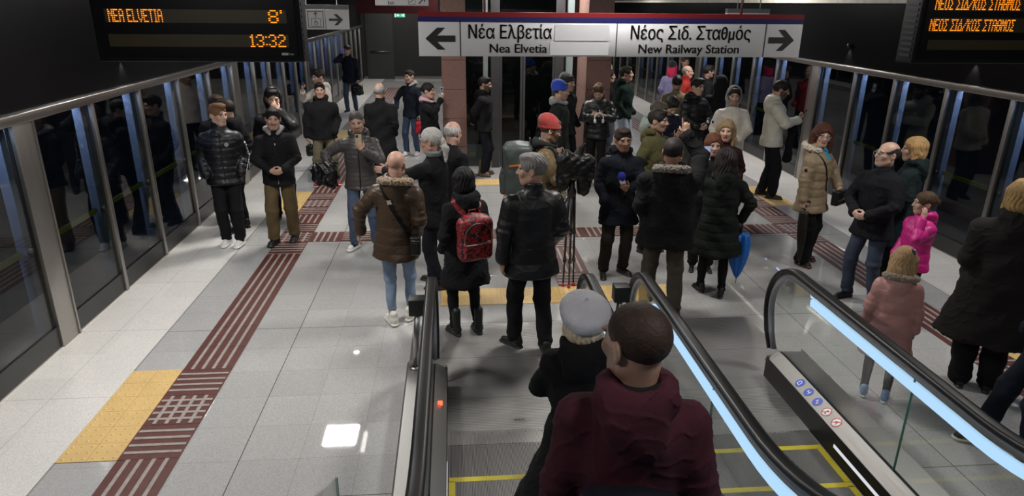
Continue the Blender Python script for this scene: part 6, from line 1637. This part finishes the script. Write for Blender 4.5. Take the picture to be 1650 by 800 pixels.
def folded_umbrella(label, top, tip, col, hcol, r=.055, hook=True):
    """furled umbrella hanging point down: pleated canopy, shaft, handle"""
    top = Vector(top); tip = Vector(tip); ax = (tip - top); Ln = ax.length; ax.normalize()
    e = empty('umbrella', label, 'umbrella', tuple(top)); q = Vector((0, 0, -1)).rotation_difference(ax); e.rotation_mode = 'QUATERNION'; e.rotation_quaternion = q
    mb = MB(); vs = []; fs = []; n = 48; rows_ = 16
    for i in range(rows_ + 1):
        t = i / rows_; z = -.10 - (Ln - .16) * t
        prof = r * (math.sin(PI * min(1, (.18 + .82 * t)) ** .8) ** .75 if t < 1 else 0) * (1 - .15 * t) + .006
        for k in range(n):
            a = 2 * PI * k / n + .9 * t
            rr = prof * (1 + .26 * math.sin(a * 8 + 1.5 * t) + .10 * math.sin(a * 3))
            vs.append((rr * math.cos(a), rr * math.sin(a), z))
    for i in range(rows_):
        for k in range(n): fs.append((i * n + k, i * n + (k + 1) % n, (i + 1) * n + (k + 1) % n, (i + 1) * n + k))
    fs.append(tuple(range(n))); fs.append(tuple(rows_ * n + k for k in range(n - 1, -1, -1)))
    mb.add(vs, fs, 0, True).build('canopy', fabric(col, 'nylon'), e)
    MB().tube([(0, 0, -.02), (0, 0, -Ln + .03)], .005, 8).build('shaft', M_STEELD, e)
    MB().tube([(0, 0, -Ln + .07), (0, 0, -Ln)], [.006, .0035], 8).build('tip', mat('umbrella_tip', (.16, .07, .03), .4), e)
    hd = MB()
    if hook: hd.tube([(0, 0, -.09), (0, 0, -.01)] + [(.028 - .028 * math.cos(a), 0, -.01 + .028 * math.sin(a)) for a in np.linspace(.3, PI, 9)], .010, 8)
    else: hd.lathe([(0, .02), (.018, .018), (.020, -.06), (.012, -.10)], (0, 0, 0), 12)
    hd.build('handle', mat('umbrella_handle_%d' % int(hcol[0] * 100), hcol, .35), e)
    MB().tube([(r * .82 * math.cos(a), r * .82 * math.sin(a), -.10 - (Ln - .16) * .22) for a in np.linspace(0, 2 * PI, 20, endpoint=False)], .004, 6, closed=True).build('closing_strap', fabric(col, 'nylon'), e)
    return e
g = PEOPLE['filming_woman']['gripR']
folded_umbrella('bright blue folded umbrella hanging beside the dark green coat', (float(g[0]) + .03, float(g[1]) - .03, float(g[2]) + .03), (float(g[0]) + .04, float(g[1]) - .05, float(g[2]) - .62), (.012, .135, .50), (.012, .010, .010), .095, False)
g = PEOPLE['beige_puffer_woman']['gripR']
folded_umbrella('dark furled umbrella held point down by the beige puffer woman', (float(g[0]), float(g[1]) - .02, float(g[2]) + .06), (float(g[0]) + .02, float(g[1]) - .06, .015), (.028, .024, .018), (.02, .018, .016), .042)
# her black shoulder bag
I, e = item('beige_puffer_woman', 'handbag', 'glossy black handbag at the hip of the beige puffer woman', 'bag'); s = I['s']; b = I['b']
F = Field(); F.box((.13, -.235 - b, .905), (.115, .045, .095), r=.02); F.box((.13, -.275 - b, .935), (.112, .012, .055), r=.01, k=.006)
field_obj('bag_body', F, .007, fabric((.006, .006, .009), 'leather'), e, s)
MB().box(tuple(V3(.13, -.292 - b, .90) * s), (.018, .004, .008), 0, None, .002).build('clasp', M_ZIP, e)
ribbon(I['F'], [I['tw'](p) for p in ((.02, -.15 - b, .98), (-.03, -.16 - b, 1.12), (-.09, -.13 - b, 1.30), (-.12, -.04, 1.44), (-.13, .05, 1.42))], .016, .005, 'strap', fabric((.006, .006, .009), 'leather'), e, s, .004)
# sky blue blouse showing at her throat
I = PEOPLE['beige_puffer_woman']
ribbon(I['F'], [I['tw'](p) for p in ((.0, -.075, 1.50), (.0, -.105, 1.44), (0, -.13, 1.36))], .07, .005, 'blouse', fabric((.02, .22, .34)), I['root'], I['s'], .003)

# dark garment hanging over the cream jacket man's arm
I, e = item('cream_beard', 'hanging_coat', 'black garment hanging down in front of the cream padded jacket man', 'coat'); s = I['s']
F = Field(); Wp = I['arms'][-1][2]; c = V3(Wp[0] * .6, Wp[1] + .06, 0)
F.cone(c + V3(0, 0, 1.13), c + V3(.03, .02, .62), .058, .066, k=.03, flat=((1, 0, 0), .55)); F.ell(c + V3(-.02, 0, 1.10), (.05, .06, .06), k=.04)
F.post = lambda P: .008 * np.sin(75 * P[..., 0] + 3 * np.sin(9 * P[..., 2])) + .004 * wob(P, 40, 2)
gb = field_obj('garment', F, .008, fabric((.006, .006, .007)), e, s)
MB().box(tuple((c + V3(.03, -.035, .63)) * s), (.04, .004, .012), 0, None, .002).build('hem_tape', fabric((.02, .02, .022)), gb)

# covered camera on a closed black tripod
e = empty('tripod', 'closed black tripod with red feet standing beside the brown strip', 'tripod', (1.21, 6.80, 0)); M_TP = mat('tripod_black', (.012, .012, .013), .4, var=.05)
for i, (fx, fy) in enumerate(((-.055, .0), (.06, .02), (.0, -.05))):
    lgp = MB().tube([(fx * .5, fy * .5, 1.06), (fx * .75, fy * .75, .62)], .016, 10).tube([(fx * .75, fy * .75, .64), (fx * .9, fy * .9, .30)], .0125, 10).tube([(fx * .9, fy * .9, .32), (fx, fy, .04)], .0095, 10)
    lo = lgp.build('leg', M_TP, e)
    MB().lathe([(.0, 0), (.016, 0), (.017, .02), (.010, .045), (0, .046)], (fx, fy, .001), 12).build('rubber_foot', mat('red_foot', (.45, .012, .015), .5), lo)
    for zz in (.63, .31):
        k = .75 + .15 * (zz < .5); MB().lathe([(.012, -.022), (.020, -.02), (.020, .02), (.012, .022)], (fx * k, fy * k, zz), 10).build('leg_lock', M_TP, lo)
MB().lathe([(0, 1.02), (.045, 1.02), (.05, 1.08), (.03, 1.12), (.03, 1.20), (0, 1.20)], (0, 0, 0), 16).build('head', M_TP, e)
MB().tube([(.02, .03, 1.12), (-.05, .10, .92), (-.09, .14, .66)], .009, 8).build('pan_handle', M_TP, e)
cv = empty('covered_camera', 'camera under a black glossy rain cover on the tripod', 'camera', (1.21, 6.80, 1.20))
F = Field(); F.box((.05, .0, .14), (.17, .09, .12), r=.05, k=.03); F.ell((-.08, -.02, .20), (.10, .085, .12), k=.05); F.ell((.12, .0, .02), (.09, .08, .19), k=.05); F.ell((-.10, 0, .0), (.07, .07, .13), k=.05); F.cone((.05, 0, .25), (.10, 0, .36), .05, .03, k=.03)
F.post = lambda P: .008 * wob(P, 22, 2) + .006 * np.sin(50 * (P[..., 0] - .5 * P[..., 2]) + 3 * np.sin(17 * P[..., 2])) + .004 * wob(P, 70, 1)
field_obj('rain_cover', F, .0075, fabric((.006, .006, .007), 'nylon'), cv)
MB().lathe([(0, -.16), (.040, -.16), (.044, -.10), (.036, -.05), (0, -.05)], (.0, .0, .13), 18, R=Matrix.Rotation(PI / 2, 3, 'X')).build('lens_hood', M_TP, cv)

# small worn details
I = PEOPLE['puffer_lad']; tw = I['tw']; b = I['b']
M_WT = mat('white_print', (.55, .55, .55), .5, var=0)
p, n = I['F'].snap([tw((.085, -.16 - b, 1.30))], .003)
lg_ = MB(); Mx = Matrix.Translation(p[0] * I['s']) @ Vector((0, 0, 1)).rotation_difference(Vector(n[0])).to_matrix().to_4x4()
disc(lg_, .022, 0, .002, Mx, 0, 20, .017); stroke_icon(lg_, [(-.012, -.012, .012, .012), (-.012, .012, .012, -.012)], .004, Mx, 0)
lg_.build('chest_logo', M_WT, I['root'])
S, E, W = I['arms'][1][:3]
out = unit(np.cross(unit(W - S), V3(0, -1, 0)) + V3(1, -.4, 0))
for q in range(11):
    t = .18 + q * .07; c = ((S + (E - S) * min(1, t * 2) if t < .5 else E + (W - E) * (t * 2 - 1))) + V3(.08, -.03, 0)
    ribbon(I['F'], [c, c + unit(W - S) * .026 + V3(.006 * (-1) ** q, -.012 * (-1) ** q, 0)], .022, .003, 'sleeve_print', M_WT, I['root'], I['s'], .003)
ribbon(PEOPLE['olive_man']['F'], [PEOPLE['olive_man']['tw'](q) for q in ((.10, -.15, 1.33), (.135, -.14, 1.33))], .028, .003, 'chest_patch', M_WT, PEOPLE['olive_man']['root'], PEOPLE['olive_man']['s'], .003)
I = PEOPLE['beige_puffer_woman']; S, E, W = I['arms'][-1][:3]
cpt = S * .5 + E * .5 + V3(-.09, -.03, 0)
ribbon(I['F'], [cpt, cpt + V3(0, 0, -.035)], .036, .004, 'sleeve_badge', fabric(BLK), I['root'], I['s'], .003)
I = PEOPLE['white_hooded']; S, E, W = I['arms'][-1][:3]; cpt = S * .5 + E * .5 + V3(-.08, -.05, 0)
ribbon(I['F'], [cpt, cpt + V3(0, 0, -.035)], .036, .004, 'sleeve_badge', fabric(BLK), I['root'], I['s'], .003)
I = PEOPLE['pink_coat_girl']; R_, C_, hs_ = I['MH']
hb = MB()
for q in (-.022, 0, .022):
    hb.box(tuple((R_ @ (V3(-.062 + abs(q) * .3, .062, .085 + q) * hs_) + C_) * I['s']), (.012, .012, .012), 0, Matrix.Rotation(.7 + q * 20, 3, 'X'), .004)
hb.build('hair_clip', mat('dark_hair_clip', (.02, .022, .04), .4), I['root'])
# sportswear curve on the edge person's sneakers
for sh in [o for o in PEOPLE['navy_edge']['root'].children if o.name.startswith('shoe')]:
    v = np.array([q.co[:] for q in sh.data.vertices]); lo_, hi_ = v.min(0), v.max(0)
    for sgn in (1,):
        xs_ = hi_[0] - .004; mb = MB(); pts = []
        L0 = hi_[1] - lo_[1]
        for t in np.linspace(0, 1, 12): pts.append((xs_ - .004 - .014 * t * t, lo_[1] + L0 * (.30 + .50 * t), lo_[2] + .045 + .022 * t + .018 * (1 - t) ** 3))
        mb.tube(pts, [.002 + .006 * math.sin(PI * min(1, .12 + .75 * (1 - t))) for t in np.linspace(0, 1, 12)], 6).build('side_stripe', M_WT, sh)
